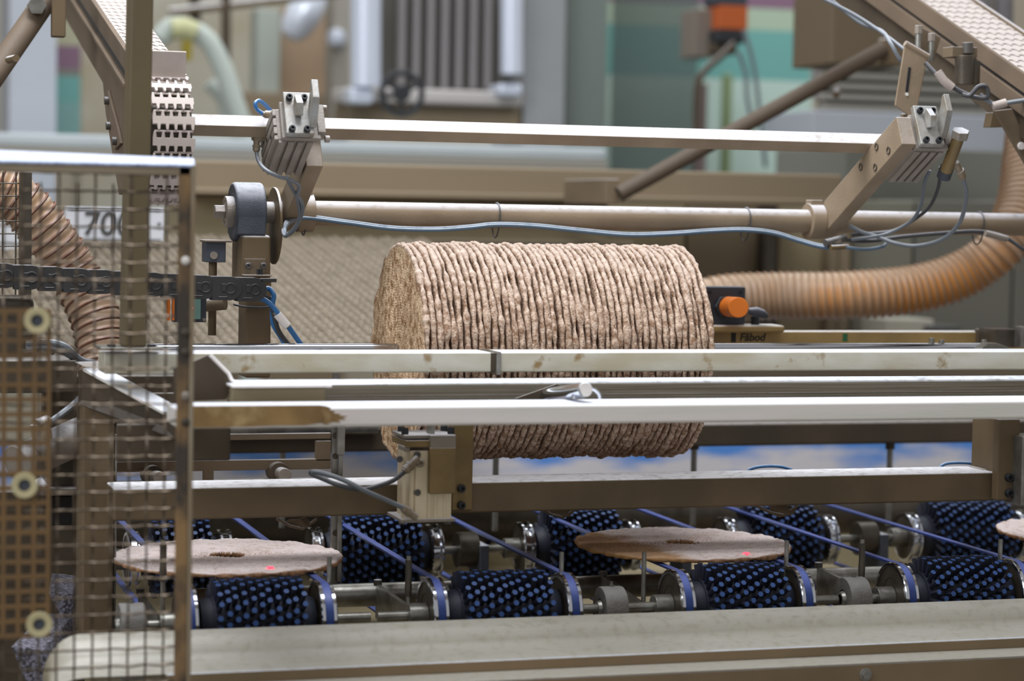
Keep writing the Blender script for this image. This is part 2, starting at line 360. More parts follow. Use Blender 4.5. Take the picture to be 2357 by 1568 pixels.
for i, (px, py, lab) in enumerate([(622, 1306, 'small red laser spot on the left flat crispbread'), (1718, 1273, 'small red laser spot on the middle flat crispbread')]):
    q = PZ(px, py, Z_BELT+0.0105)
    tag(MB().cyl(q-V((0, 0, .001)), q+V((0, 0, .0004)), 0.0042, n=16).build('laser_spot', 'red'), lab, 'laser spot', 'laser spots on the crispbreads')

# ================================================================== RAILS ACROSS THE PICTURE
def xrail(name, label, cat, xa, xb, ytop, ybot, xr, Y, depth, m, bev=0.002, seg=3, group=None):
    """ytop/ybot read at pixel column xr; xa..xb pixel extent of the front face"""
    zt, zb = P(xr, ytop, Y).z, P(xr, ybot, Y).z; ym = (ytop+ybot)/2
    o = MB().span((P(xa, ym, Y).x, Y, zb), (P(xb, ym, Y).x, Y+depth, zt)).build(name, m, bev=bev, seg=seg)
    return tag(o, label, cat, group)
def pair_rail(): pass
# front rail A with its stained left part
t = thing('front_rail', 'pale aluminium box rail nearest the viewer, brown-stained at its left end', 'rail', P(1400, 975, 2.50))
zt, zb = P(1400, 931, 2.50).z, P(1400, 976, 2.50).z
MB().span((P(407, 950, 2.5).x, 2.50, zb), (P(2700, 950, 2.5).x, 2.575, zt)).build('rail_body', 'rail_white', t, bev=0.0035, seg=3)
ed = [(430, 935), (600, 934), (735, 933), (750, 935), (762, 939), (757, 944), (772, 946), (766, 951), (785, 953), (779, 957), (800, 957), (788, 962), (797, 965), (778, 967), (784, 973), (764, 972), (752, 978), (738, 974), (700, 979), (640, 979), (560, 983), (430, 985)]
MB().prism([V((P(x, y-2, 2.4995).x, 2.4995, P(x, y, 2.4995).z)) for x, y in ed], (0, 0.0008, 0)).build('stain', 'rail_stain', t, label='brown burnt stain on the left end')
# rail B brushed tube behind it
zt, zb = P(1400, 875, 2.655).z, P(1400, 935, 2.655).z
tb = thing('guide_tube', 'brushed steel guide tube behind the pale front rail, with a bright rounded top', 'rail', (P(1400, 900, 2.655).x, 2.655, zb))
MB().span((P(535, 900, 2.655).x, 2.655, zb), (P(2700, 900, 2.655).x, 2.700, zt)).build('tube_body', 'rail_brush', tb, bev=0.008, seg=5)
for k in range(4):
    z = zb + (zt-zb)*(0.18+0.09*k)
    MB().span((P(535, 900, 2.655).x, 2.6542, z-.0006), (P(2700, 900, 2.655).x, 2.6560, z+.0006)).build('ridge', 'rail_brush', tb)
# rail C (flat bar, two lengths with a weld joint)
zt, zb = P(1400, 811, 2.725).z, P(1400, 856, 2.725).z
tc_ = thing('side_bar', 'scuffed yellowish steel bar crossing in front of the crispbread row, joined near its middle', 'rail', (P(1143, 830, 2.725).x, 2.725, zb))
xj0, xj1 = P(1131, 830, 2.725).x, P(1152, 830, 2.725).x
MB().span((P(240, 830, 2.725).x, 2.725, zb), (xj0, 2.785, zt)).build('bar_length', 'rail_used', tc_, bev=0.002, seg=3)
MB().span((xj1, 2.725, zb), (P(2700, 830, 2.725).x, 2.785, zt)).build('bar_length', 'rail_used', tc_, bev=0.002, seg=3)
MB().span((xj0-.001, 2.727, zb+.001), (xj1+.001, 2.783, zt-.001)).build('weld_seam', 'dkbrown', tc_, label='dark rusty weld seam')
MB().span((P(1142, 830, 2.725).x, 2.7225, zb-.0035), (P(1152, 830, 2.725).x, 2.786, zt+.0006)).build('joint_plate', 'steel', tc_, bev=.0005)
# chrome rod through the row
zr = C0.z + 0.0035
o = MB().cyl((P(335, 797, Y_ST).x, Y_ST, zr), (P(2290, 797, Y_ST).x, Y_ST, zr), 0.0066, n=28).build('guide_rod', 'chrome', smooth=True)
tag(o, 'polished round rod running through the middle of the upright crispbread row', 'rod')
o = MB().cyl((P(330, 803, 2.90).x, 2.88, zr-.006), (P(800, 803, 2.90).x, 2.88, zr-.006), 0.0045, n=20).build('guide_rod', 'chrome', smooth=True)
tag(o, 'thin polished rod low at the left, in front of the bearing post', 'rod')
# tube 3 (box tube with flour on top)
zt, zb = P(1400, 1104, 2.775).z, P(1400, 1174, 2.775).z
o = MB().span((P(262, 1150, 2.775).x, 2.775, zb), (P(2291, 1150, 2.775).x, 2.848, zt)).build('cross_beam', 'brown', bev=.003, seg=3)
tag(o, 'wide brown box beam below the crispbread row, flour lying along its top', 'beam')
# top rail G, rotated bar
ag = math.radians(35)
g0, g1 = P(300, 306, 2.92), P(2085, 317, 2.92); g1.z = g0.z = P(1300, 311, 2.92).z
R = Matrix.Rotation(ag, 3, 'X')
o = MB().box(((g0.x+g1.x)/2, 2.92, g0.z), (g1.x-g0.x, 0.0262, 0.0166), R).build('swing_bar', 'tan_arm', bev=.001)
tag(o, 'long straight bar high across the picture between the two gripper arms', 'bar')
# round tube F
YF = 3.06
f0, f1 = P(640, 489, YF), P(2700, 520, YF); zf = P(1400, 502, YF).z
tf = thing('pivot_tube', 'round beige pivot tube running behind the two gripper arms above the crispbreads', 'tube', (P(1400, 500, YF).x, YF, zf-.017))
MB().cyl((f0.x, YF, zf), (f1.x, YF, zf), 0.0168, n=36).build('tube_body', 'tan_arm', tf, smooth=True)
for px, yt, yb in ((700, 452, 512), (1142, 462, 523), (1716, 474, 535), (2252, 486, 548)):
    x = P(px, 490, YF).x
    pts = [V((x+.001*math.sin(a), YF+0.0185*math.cos(a), zf+(0.0185 if math.sin(a) > 0 else .030)*math.sin(a))) for a in [2*math.pi*k/24 for k in range(25)]]
    MB().tube(pts, .0011, 6).build('cable_tie', 'hose_dark', tf, smooth=True)

# ================================================================== FRONT COVER
Yc = 2.60
xa = P(120, 1480, 2.5).x; xb = P(2750, 1400, 2.5).x
def zc(py, Y, x=1400): return P(x, py, Y).z
# profile read at pixel column 1400
prof = [(2.600, zc(1414, 2.600)), (2.590, zc(1422, 2.590)), (2.575, zc(1436, 2.575)), (2.565, zc(1462, 2.565)), (2.555, zc(1482, 2.555)), (2.530, zc(1494, 2.53)), (2.515, zc(1508, 2.515))]
th = 0.003
def sheet(prof, x0, x1, rnd=0.0):
    mb = MB(); n = len(prof); cols = 1
    back = [(y+th*.7, z-th*.7) for y, z in prof]
    if not rnd:
        ring = prof + back[::-1]
        mb.prism([V((x0, y, z)) for y, z in ring], (x1-x0, 0, 0)); return mb
    # left end rounded: start of each profile row follows a quarter of an ellipse
    zt_, zb_ = prof[0][1], prof[-1][1]; ring = prof + back[::-1]; vs = []
    K = 10; m_ = len(ring)
    for k in range(K+1):
        a = math.pi/2*k/K; xk = x0 + rnd*(1-math.cos(a)) if k < K else x0+rnd
        sc2 = math.sin(a)
        for y, z in ring:
            zm = zb_ - 0.02; vs.append(V((xk, y, zm + (z-zm)*max(.05, sc2))))
    for y, z in ring: vs.append(V((x1, y, z)))
    fs = []
    for k in range(K+1):
        for i in range(m_): fs.append((k*m_+i, k*m_+(i+1) % m_, (k+1)*m_+(i+1) % m_, (k+1)*m_+i))
    fs.append(tuple(range(m_))); fs.append(tuple((K+1)*m_+i for i in reversed(range(m_))))
    return mb.add(vs, fs)
tcv = thing('cover_trough', 'long pale floured cover sheet along the bottom, rounded at its left end', 'cover', (P(1400, 1500, 2.55).x, 2.55, zc(1505, 2.515)))
sheet(prof, xa, xb, rnd=0.042).build('cover_sheet', 'cover', tcv, smooth=True)
tl = thing('machine_ledge', 'brown stepped machine ledge below the pale cover sheet, at the bottom edge', 'machine frame', (P(1400, 1560, 2.5).x, 2.5, zc(1700, 2.47)))
x1c = P(385, 1540, 2.5).x
MB().span((x1c, 2.505, zc(1536, 2.50)), (xb, 2.512, zc(1512, 2.50))).build('upper_face', 'cover2', tl, bev=.001)
MB().span((x1c, 2.460, zc(1536, 2.50)-.002), (xb, 2.507, zc(1536, 2.50))).build('shelf', 'cover', tl, bev=.001, label='pale narrow shelf')
MB().span((x1c, 2.460, zc(1800, 2.46)), (xb, 2.47, zc(1536, 2.50)-.002)).build('lower_face', 'cover2', tl, bev=.001)
q = P(1992, 1553, 2.46); mb = MB(); mb.cyl(q, q-V((0, .004, 0)), .0058, n=6); mb.cyl(q, q-V((0, .0015, 0)), .0078, n=18); mb.build('hex_screw', 'steel', tl, bev=.0004, label='shiny hex screw')

# ================================================================== BRUSH ROLLERS, PULLEYS, BELTS
ZC = 1.050; YN = 2.70; YM = 3.21
def pulley_mb(x, Y, z, r, w, blue=True):
    mb = MB()   # mats: 0 dark face, 1 bright rim, 2 groove
    g = r-0.0034 if blue else r-.006
    pr = [(0.002, 0.009), (0.002, r*.55), (0.0012, r*.57), (0.0012, r*.86), (0, r*.88), (0, r-.0012), (0.0012, r), (w*.24, r), (w*.30, g), (w*.70, g), (w*.76, r), (w-.0012, r), (w, r-.0012), (w, r*.86), (w-.0015, .009)]
    mis = [0, 0, 0, 0, 1, 1, 1, 1, 2, 1, 1, 1, 1, 0]
    mb.lathe(pr, (x, Y, z), (1, 0, 0), 64, mis=mis)
    return mb
def brush_mb(x0, x1, Y, z, rc, rt, seed, lean=0.0):
    rnd = random.Random(seed); mb = MB(); n_ar = 22; nl = max(6, int((x1-x0)/0.0095))
    mb.cyl((x0, Y, z), (x1, Y, z), rc, n=28, mi=0)
    for j in range(nl):
        for k in range(n_ar):
            a = 2*math.pi*(k+0.5*(j % 2)+.12*j)/n_ar + rnd.uniform(-.03, .03); x = x0+(x1-x0)*(j+.5)/nl + rnd.uniform(-.0005, .0005)
            er = V((0, math.cos(a), math.sin(a))); ea = V((0, -math.sin(a), math.cos(a)))
            R1 = rt + rnd.uniform(-.0015, .001); c0 = V((x, Y, z))+er*rc*.95; c1 = V((x+rnd.uniform(-.001, .001), Y, z))+er*R1+ea*lean
            w0, w1 = .0030, .0036; X = V((1, 0, 0))
            vs = []
            for c, ww in ((c0, w0), (c1, w1)):
                for q in range(6):
                    b = q*math.pi/3; vs.append(c + X*math.cos(b)*ww + ea*math.sin(b)*ww)
            mb.add(vs, [(q, (q+1) % 6, 6+(q+1) % 6, 6+q) for q in range(6)], 1); o = len(mb.v)-6
            mb.f.append(tuple(range(o, o+6))); mb.mi.append(2)
    return mb
def roller(idx, row, Y, z, xl, xr_, r, w, rb, lab):
    t = thing('brush_roller', lab, 'brush roller', (xl, Y, z-rb), 'blue brush rollers with belt pulleys, %s row' % row)
    pu = pulley_mb(xl, Y, z, r, w, row == 'near').build('pulley', ['dsteel', 'chrome', 'belt_side' if row == 'near' else 'chrome'], t, smooth=True)
    MB().cyl((xl-.022, Y, z), (xl+.002, Y, z), .0150, n=28).build('hub', 'steel', pu, bev=.001)
    pulley_mb(xr_, Y, z, r, w, row == 'near').build('pulley', ['dsteel', 'chrome', 'belt_side' if row == 'near' else 'chrome'], t, smooth=True)
    MB().cyl((xl-.06, Y, z), (xr_+w+.05, Y, z), .0062, n=20).build('shaft', 'steel', t, smooth=True)
    a, b = xl+w+.006, xr_-.002
    e = min(.014, (b-a)*.10)
    MB().lathe([(0, .008), (0, rb*.5), (e*.6, rb*.58), (e, rb*.58), (e, .008)], (a, Y, z), (1, 0, 0), 32).build('end_collar', 'brush_core', t, smooth=True)
    MB().lathe([(0, .008), (0, rb*.58), (e*.4, rb*.58), (e, rb*.5), (e, .008)], (b-e, Y, z), (1, 0, 0), 32).build('end_collar', 'brush_core', t, smooth=True)
    brush_mb(a+e, b-e, Y, z, rb*.62, rb, idx+5).build('bristles', ['brush_core', 'bristle', 'bristle_tip'], t, kind='stuff')
    return t
def XN(px): return P(px, 1418, YN).x
near = [408, 723, 978, 1282, 1540, 1813, 2048, 2315]
nl_ = ['near blue brush roller between pulleys, behind the mesh guard edge at far left', 'near blue brush roller left of the middle, below the pneumatic cylinder', 'near blue brush roller right of the middle, just under the flat crispbread', 'near blue brush roller at the far right']
# exact middle height per row position comes from the machine, not the picture: one Z for all
for i in range(4): roller(i, 'near', YN, ZC, XN(near[2*i]), XN(near[2*i+1]), .0465, .0195, .0525, nl_[i])
mid = [(290, 500), (709, 982), (1192, 1437), (1657, 1887), (2077, 2330)]
ml_ = ['rear blue brush roller half hidden behind the left flat crispbread', 'rear blue brush roller beside the perforated hanger bar', 'rear blue brush roller behind the left side of the middle crispbread', 'rear blue brush roller above the right end of the middle crispbread', 'rear blue brush roller under the right end of the brown beam']
for i, (a, b) in enumerate(mid): roller(i+9, 'rear', YM, ZC, P(a, 1266, YM).x, P(b, 1266, YM).x, .0385, .0175, .055, ml_[i])
# belts: closed loops over the near pulleys, running away to pulleys further back
YB = 3.55
bl_ = ['leftmost blue belt, seen through the mesh guard', 'blue belt passing behind the left flat crispbread', 'blue belt beside the perforated hanger bar', 'blue belt running down from the pneumatic cylinder', 'blue belt ending under the left side of the middle crispbread', 'blue belt ending at the right side of the middle crispbread', 'long blue belt crossing right of the middle crispbread', 'rightmost long blue belt']
for i, px in enumerate(near):
    x = XN(px) + .00975; rb = .0443; pts = []
    for k in range(25):
        a = math.pi/2 + math.pi*k/24; pts.append(V((x, YN+rb*math.cos(a), ZC+rb*math.sin(a))))
    for k in range(25):
        a = -math.pi/2 + math.pi*k/24; pts.append(V((x, YB+rb*math.cos(a), ZC+rb*math.sin(a))))
    n = len(pts); mb = MB(); vs = []
    for k, p in enumerate(pts):
        c = V((x, YN if p.y < 3.1 else YB, ZC)); d = (p-c).normalized()
        for (dx, dr) in ((-.0046, -.0015), (.0046, -.0015), (.0046, .0012), (-.0046, .0012)): vs.append(p + V((dx, 0, 0)) + d*dr)
    fs = [(4*k+j, 4*k+(j+1) % 4, 4*((k+1) % n)+(j+1) % 4, 4*((k+1) % n)+j) for k in range(n) for j in range(4)]
    o = mb.add(vs, fs).build('drive_belt', 'belt', smooth=True); tag(o, bl_[i], 'belt', 'blue drive belts')
# rear drive shaft
o = MB().cyl((P(200, 1150, YB).x, YB, ZC), (P(2500, 1150, YB).x, YB, ZC), .044, n=32).build('drive_roller', 'dsteel', smooth=True)
tag(o, 'dark rear drive roller carrying the far ends of the blue belts', 'roller')
# pillow blocks of the near row
M['castgrey'] = mat('grey_cast_iron', (112, 108, 102), .7, 0, (92, 88, 84), 60, dust_or_glint=(150, 148, 146), dust_or_glint_amt=.6, bump=.5, bscale=450)
def pillow(px, py, Y, r, lab, wd=.03, m='castgrey', base=.06):
    c = P(px, py, Y); c.z = ZC; t = thing('bearing_block', lab, 'bearing', (c.x, Y, ZC-base), 'grey bearing blocks on the near shaft')
    pr = [(0, r*.45), (0, r*.98), (.002, r), (wd-.002, r), (wd, r*.98), (wd, r*.45), (0, r*.45)]
    mb = MB().lathe(pr, c-V((wd/2, 0, 0)), (1, 0, 0), 36); mb.span(c+V((-wd/2, -r*.98, -base)), c+V((wd/2, r*.98, -r*.3))); mb.build('housing', m, t, bev=.001)
    MB().lathe([(-.004, .0065), (-.004, r*.32), (.004, r*.44), (wd-.004, r*.44), (wd+.004, r*.32), (wd+.004, .0065)], c-V((wd/2, 0, 0)), (1, 0, 0), 24).build('inner_ring', 'steel', t, smooth=True)
    n_ = MB(); n_.cyl(c+V((0, 0, r-.001)), c+V((0, 0, r+.003)), .0028, n=8); n_.cyl(c+V((0, 0, r+.003)), c+V((0, 0, r+.006)), .0018, n=8); n_.build('grease_nipple', 'steel', t)
pillow(302, 1420, 2.70, .0270, 'bearing block seen through the mesh guard, left')
pillow(1406, 1410, 2.70, .0275, 'bearing block between the middle pulleys, below the pin')
pillow(1963, 1400, 2.70, .0290, 'bearing block left of the tall right pin')
# rear shaft stub bearings
for px, lab in ((1095, 'grey bearing bracket behind the belts, left of the middle'), (1560, 'grey bearing bracket hidden partly behind the middle crispbread'), (2010, 'grey bearing bracket at the rear, right side')):
    c = P(px, 1266, YM); t = thing('shaft_bracket', lab, 'bracket', (c.x, YM, ZC-.16), 'rear shaft brackets')
    MB().lathe([(0, .006), (0, .026), (.03, .026), (.03, .006)], V((c.x-.03, YM, ZC)), (1, 0, 0), 28).build('bearing_ring', 'dsteel', t, bev=.001)
    MB().span((c.x-.002, YM-.03, ZC-.16), (c.x+.012, YM+.03, ZC+.01)).build('bracket_plate', 'blueiron', t, bev=.002)
# tube carrying the bearings, side plates with pins
YT = 2.93; zt_ = P(820, 1370, YT).z
o = MB().cyl((P(440, 1370, YT).x, YT, zt_), (P(2700, 1370, YT).x, YT, zt_), .0155, n=28).build('carrier_tube', 'steel', smooth=True)
tag(o, 'grey carrier tube running behind the near pulleys', 'tube')
pins = [(376, 1243, 1440, 'pin with a dark sleeve in front of the left crispbread, behind the mesh', True), (758, 1283, 1345, 'short bright pin at the right edge of the left crispbread', False),
        (941, 1280, 1400, 'pin with a dented dark sleeve beside the near pulley', True), (1293, 1271, 1330, 'short bright pin above the pulley, middle', False),
        (1483, 1271, 1392, 'bright pin in front of the left side of the middle crispbread', False), (1811, 1245, 1300, 'short bright pin at the right edge of the middle crispbread', False),
        (1985, 1242, 1350, 'tall dark pin right of the middle crispbread', True), (2303, 1242, 1290, 'short pin under the right-hand crispbread', False)]
for px, y0, y1, lab, sl in pins:
    Yp = 2.715; a = P(px, y0, Yp); b = P(px, y1, Yp); b.x = a.x
    t = thing('stop_pin', lab, 'pin', (b.x, Yp, b.z-.02), 'upright stop pins along the near row')
    MB().cyl((a.x, Yp, b.z-.02), a, .0030, n=16).build('pin_rod', 'steel', t, smooth=True)
    if sl: MB().lathe([(0, .0032), (.0, .0042), (.012, .0046), (.02, .0040), (.045, .0042), (.045, .0032)], (a.x, Yp, a.z-.05), (0, 0, 1), 14).build('sleeve', 'dsteel', t, smooth=True)
for (xa_, ya_, xb_, yb_, lab) in ((862, 1345, 952, 1402, 'pin bracket left of the second near pulley'), (1376, 1325, 1486, 1392, 'pin bracket beside the middle bearing block'), (1868, 1305, 1985, 1355, 'pin bracket reaching to the tall right pin'), (405, 1360, 380, 1440, 'pin bracket seen through the mesh guard')):
    Yn_ = 2.72; b = P(xb_, yb_, Yn_); Yf_ = 2.72*(xb_+462)/(xa_+462) if xa_ < xb_ else 2.93
    a = V((b.x, Yf_, P(xa_, ya_, Yf_).z)) if xa_ < xb_ else V((b.x, 2.93, b.z+.004))
    t = thing('pin_bracket', lab, 'bracket', (b.x, 2.80, b.z-.03), 'brackets for the stop pins')
    MB().prism([a+V((-.003, 0, 0)), b+V((-.003, 0, 0)), b+V((-.003, 0, -.034)), a+V((-.003, 0, -.045))], (.006, 0, 0)).build('plate', 'steel', t, bev=.0008)
    MB().span(b+V((-.009, -.012, -.036)), b+V((.009, .004, 0))).build('pin_socket', 'steel', t, bev=.001)
    MB().cyl(a+V((0, 0, -.002)), a+V((0, 0, .006)), .0055, n=16).build('bolt_head', 'bolt', t, bev=.0008)

# tray behind the rollers
o = MB().span((P(150, 1300, 3.75).x, 3.75, .75), (P(2700, 1300, 3.75).x, 3.77, P(1300, 1125, 3.75).z)).build('back_panel', flat('yellow_beige_panel', (170, 156, 120), c2=(150, 138, 108)), bev=.001)
tag(o, 'yellowish beige machine panel behind the blue belts', 'panel')
o = MB().span((P(300, 1420, 2.62).x, 2.62, zc(1432, 2.62)-.12), (P(2700, 1400, 2.62).x, 3.74, zc(1432, 2.62)-.11)).build('drip_tray', 'panelolive', bev=.001)
tag(o, 'beige tray underneath the brush rollers', 'tray')

# ================================================================== PNEUMATIC CYLINDER (middle)
Yk = 2.700
t = thing('pneumatic_cylinder', 'beige pneumatic cylinder hanging in front of the brown beam, left of the middle', 'cylinder', (P(990, 1200, Yk).x, Yk, P(990, 1205, Yk).z))
def K(x0, x1, y0, y1, Y, d, name, m, bev=.0012, **k): return pbox(x0, x1, y0, y1, Y, d).build(name, m, t, bev=bev, **k)
K(943, 1040, 1037, 1196, Yk, .062, 'body', 'alu_cyl')
for x0, x1 in ((926, 934), (946, 952), (984, 992), (1000, 1006), (1022, 1026)): K(x0, x1, 1040, 1195, Yk-.0016 if x0 > 940 else Yk+.0014, .004, 'rib', 'alu_cyl', bev=.0005)
K(956, 984, 1038, 1196, Yk-.0026, .004, 'face_strip', 'alu_cyl', bev=.0006)
K(925, 1048, 1195, 1203, Yk-.006, .074, 'bottom_plate', 'alu', bev=.001)
K(934, 996, 1014, 1030, Yk-.004, .070, 'top_plate', 'brass', bev=.001)
K(932, 1050, 1002, 1010, Yk-.002, .066, 'top_cap', 'alu', bev=.001)
K(992, 1050, 1003, 1032, Yk-.010, .010, 'upper_lug', 'alu', bev=.001, label='small pinkish grey lug')
K(990, 1050, 1031, 1137, Yk-.011, .010, 'brass_plate', 'brass', bev=.0015, label='tarnished brass cover plate')
K(990, 1001, 975, 1010, Yk+.01, .018, 'rod_fork', 'steel')
K(930, 944, 1028, 1040, Yk, .03, 'corner_block', 'alu')
for px, py, dy in ((923, 1000, .05), (932, 1006, .012), (1022, 999, .05), (1038, 1003, .010)):
    q = P(px, py, Yk+dy); q.z = P(990, 1002, Yk-.002).z-.0005; mb = MB(); screw_head(mb, q, (0, 0, 1), .0045, .0085); mb.build('cap_screw', 'black', t, smooth=True)
for px, py in ((961, 1134), (961, 1047), (920, 1057)):
    q = P(px, py, Yk-.003); mb = MB(); screw_head(mb, q+V((0, .001, 0)), (0, -1, 0), .0042, .002); mb.build('port', 'bolt', t, smooth=True)
for px, py in ((926, 1206), (1030, 1206)):
    q = P(px, py, Yk+.01); MB().cyl(q, q+V((0, 0, .006)), .0045, n=12).build('foot_screw', 'bolt', t)
def fitting(t, a, b, r=.0042, m='fitting'):
    a, b = V(a), V(b); d = b-a
    mb = MB().cyl(a, a+d*.55, r*.85, n=14); mb.cyl(a+d*.5, a+d*.62, r*1.12, n=14); mb.cyl(a+d*.6, a+d*.9, r, n=14); mb.cyl(a+d*.9, b, r*.75, n=14); return mb.build('fitting', m, t, smooth=True)
fitting(t, P(962, 1055, Yk-.008), P(930, 1086, Yk-.012), .0056); fitting(t, P(958, 1192, Yk-.008), P(925, 1168, Yk-.012), .0052)
mb = MB(); screw_head(mb, P(966, 1066, Yk-.006), (0, -1, 0), .005, .006); mb.build('elbow', 'fitting', t, smooth=True)
o = cable('air_hose', [(930, 1087, Yk-.012), (905, 1106, Yk-.012), (870, 1119, Yk-.01), (830, 1127, Yk-.01), (780, 1117, Yk+.0), (740, 1101, Yk+.02), (718, 1092, Yk+.04), (717, 1087, Yk+.04), (725, 1087, Yk+.035)], .0031, 'hose_dark')
tag(o, 'dark air hose looping from the upper elbow of the middle cylinder', 'hose', 'hoses of the middle cylinder')
o = cable('air_hose', [(926, 1168, Yk-.012), (890, 1152, Yk-.012), (840, 1130, Yk-.014), (790, 1105, Yk-.002), (745, 1090, Yk+.02), (722, 1086, Yk+.034), (720, 1090, Yk+.036)], .0030, 'hose_grey')
tag(o, 'blue-grey air hose running up left from the lower fitting of the middle cylinder', 'hose', 'hoses of the middle cylinder')
t = thing('mounting_plate', 'brown mounting plate with two black screws beside the middle cylinder', 'plate', (P(1068, 1175, 2.765).x, 2.765, P(1068, 1178, 2.765).z))
pbox(1042, 1089, 960, 1176, 2.762, .010).build('plate_body', 'brass', t, bev=.002)
for py in (1124, 1163):
    q = P(1061, py, 2.762); mb = MB(); screw_head(mb, q, (0, -1, 0), .0052, .006); mb.build('cap_screw', 'black', t, smooth=True)
# perforated hanger bar
t = thing('hanger_bar', 'upright grey flat bar with round holes, left of the middle cylinder', 'bar', (P(780, 1340, 2.90).x, 2.90, P(780, 1345, 2.90).z))
a = P(765, 985, 2.90); b = P(765, 1345, 2.90); x0 = a.x; x1 = P(779, 1100, 2.90).x
mb = MB().span((x0, 2.897, b.z), (x1, 2.905, a.z+.09)); mb.build('bar_body', 'steel', t, bev=.0008)
pbox(778, 795, 900, 1048, 2.885, .012).build('clamp_strip', 'steel', t, bev=.001)
pbox(778, 788, 1040, 1340, 2.889, .010).build('clamp_strip', 'steel', t, bev=.001)
for py in (1003, 1050, 1227, 1283):
    q = P(772, py, 2.8968); MB().lathe([(-.0005, .0042), (.0008, .0042), (.0008, .003), (-.0004, .003)], q, (0, -1, 0), 16).build('hole_rim', 'dsteel', t, smooth=True)
    MB().cyl(q+V((0, .0002, 0)), q-V((0, .0004, 0)), .003, n=16).build('hole', 'dkbrown', t)

# ================================================================== RIGHT POST
t = thing('right_post', 'brown upright post with two screws at the right end of the wide beam', 'post', (P(2320, 1180, 2.74).x, 2.74, P(2320, 1160, 2.74).z))
pbox(2297, 2346, 965, 1152, 2.755, .016).build('post_plate', 'brown', t, bev=.002)
pbox(2297, 2346, 965, 1150, 2.77, .075).build('post_body', 'brown', t, bev=.002)
for py in (1099, 1135):
    q = P(2321, py, 2.755); mb = MB(); screw_head(mb, q, (0, -1, 0), .0058, .006); mb.build('cap_screw', 'black', t, smooth=True)
pbox(2352, 2420, 1005, 1165, 2.73, .05).build('side_profile', 'steel', t, bev=.002)
t = thing('end_tab', 'small bolted tab on the right end of the wide brown beam', 'tab', P(2275, 1078, 2.80))
q = P(2275, 1076, 2.82); MB().span(q+V((-.02, -.02, -.003)), q+V((.012, .02, .0)) ).build('tab_plate', 'tan', t, bev=.001); MB().cyl(q, q+V((0, 0, .009)), .0055, n=16).build('tab_screw', 'black', t, bev=.0006)

# ================================================================== LEFT TROUGH AND PLATES (between rails)
t = thing('chute_plate', 'dark folded chute plate with a bright edge at the left end of the front rails', 'chute', (P(530, 925, 2.60).x, 2.60, P(530, 925, 2.60).z))
poly = [(400, 850), (445, 832), (476, 818), (490, 818), (535, 868), (540, 885), (520, 920), (400, 925)]
MB().prism([P(x, y, 2.62) for x, y in poly], (0, .004, 0)).build('side_wall', 'dkbrown', t, bev=.001)
MB().tube([P(484, 818, 2.615), P(508, 842, 2.615), P(526, 860, 2.615), P(533, 875, 2.612), P(545, 884, 2.606)], .0022, 8).build('bright_edge', 'rail_white', t, smooth=True)
pbox(533, 765, 886, 893, 2.585, .06).build('top_flange', 'rail_white', t, bev=.0012)
pbox(533, 749, 893, 930, 2.605, .035).build('channel', 'panelolive', t, bev=.003)
# rod end in slot
t = thing('clamp_rod', 'short shiny clamp rod pointing forward between the two front rails', 'clamp', P(1350, 930, 2.58))
MB().cyl(P(1255, 912, 2.655), P(1347, 897, 2.520), .0088, n=28).build('rod', 'chrome', t, smooth=True)
MB().lathe([(0, .0001), (0, .0078), (.0012, .0088), (.0012, .0001)], P(1347, 897, 2.519), (P(1290, 893, 2.665)-P(1347, 897, 2.520)), 28).build('rod_face', 'rail_white', t, smooth=True, label='pale flat end face')
pts = [P(1350, 918, 2.54)+V((.017*math.cos(a), 0, .013*math.sin(a))) for a in [math.pi*k/14 for k in range(15)]]
MB().tube(pts, .0022, 8).build('loop', 'chrome', t, smooth=True)
mb = MB(); mb.prism([P(1185, 918, 2.650), P(1282, 884, 2.650), P(1296, 889, 2.650), P(1240, 925, 2.650)], (0, .004, 0)); mb.build('dark_wedge', 'dkbrown', t, bev=.0008)

# hanging dark plate and slotted frame below the left rails
o = pbox(268, 531, 975, 1063, 2.70, .005).build('hanging_plate', 'dkbrown', bev=.004)
tag(o, 'dark brown rounded plate hanging under the stained rail end', 'plate')
t = thing('slotted_beam', 'grey-brown slotted beam behind the hanging plate at the left', 'machine frame', P(600, 1110, 3.05))
for x0, x1, y0, y1 in ((262, 762, 1060, 1084), (727, 762, 1015, 1062), (262, 762, 1000, 1014), (468, 492, 1082, 1108), (262, 762, 1104, 1116)): pbox(x0, x1, y0, y1, 3.05, .008).build('frame_strip', 'tan', t, bev=.001)
for px, py, lab in ((648, 1090, 'short pale plug pointing forward under the slotted frame'), (360, 1098, 'round plug behind the mesh guard')):
    t = thing('plug', lab, 'plug', P(px, py+10, 3.0), 'plugs below the slotted frame')
    MB().cyl(P(px-6, py-2, 3.05), P(px+8, py+3, 2.96), .0085, n=20).build('plug_tip', 'alu', t, bev=.001)
    MB().cyl(P(px-14, py-6, 3.07), P(px-4, py-1, 3.02), .014, n=20).build('plug_body', 'dkbrown', t, bev=.001)

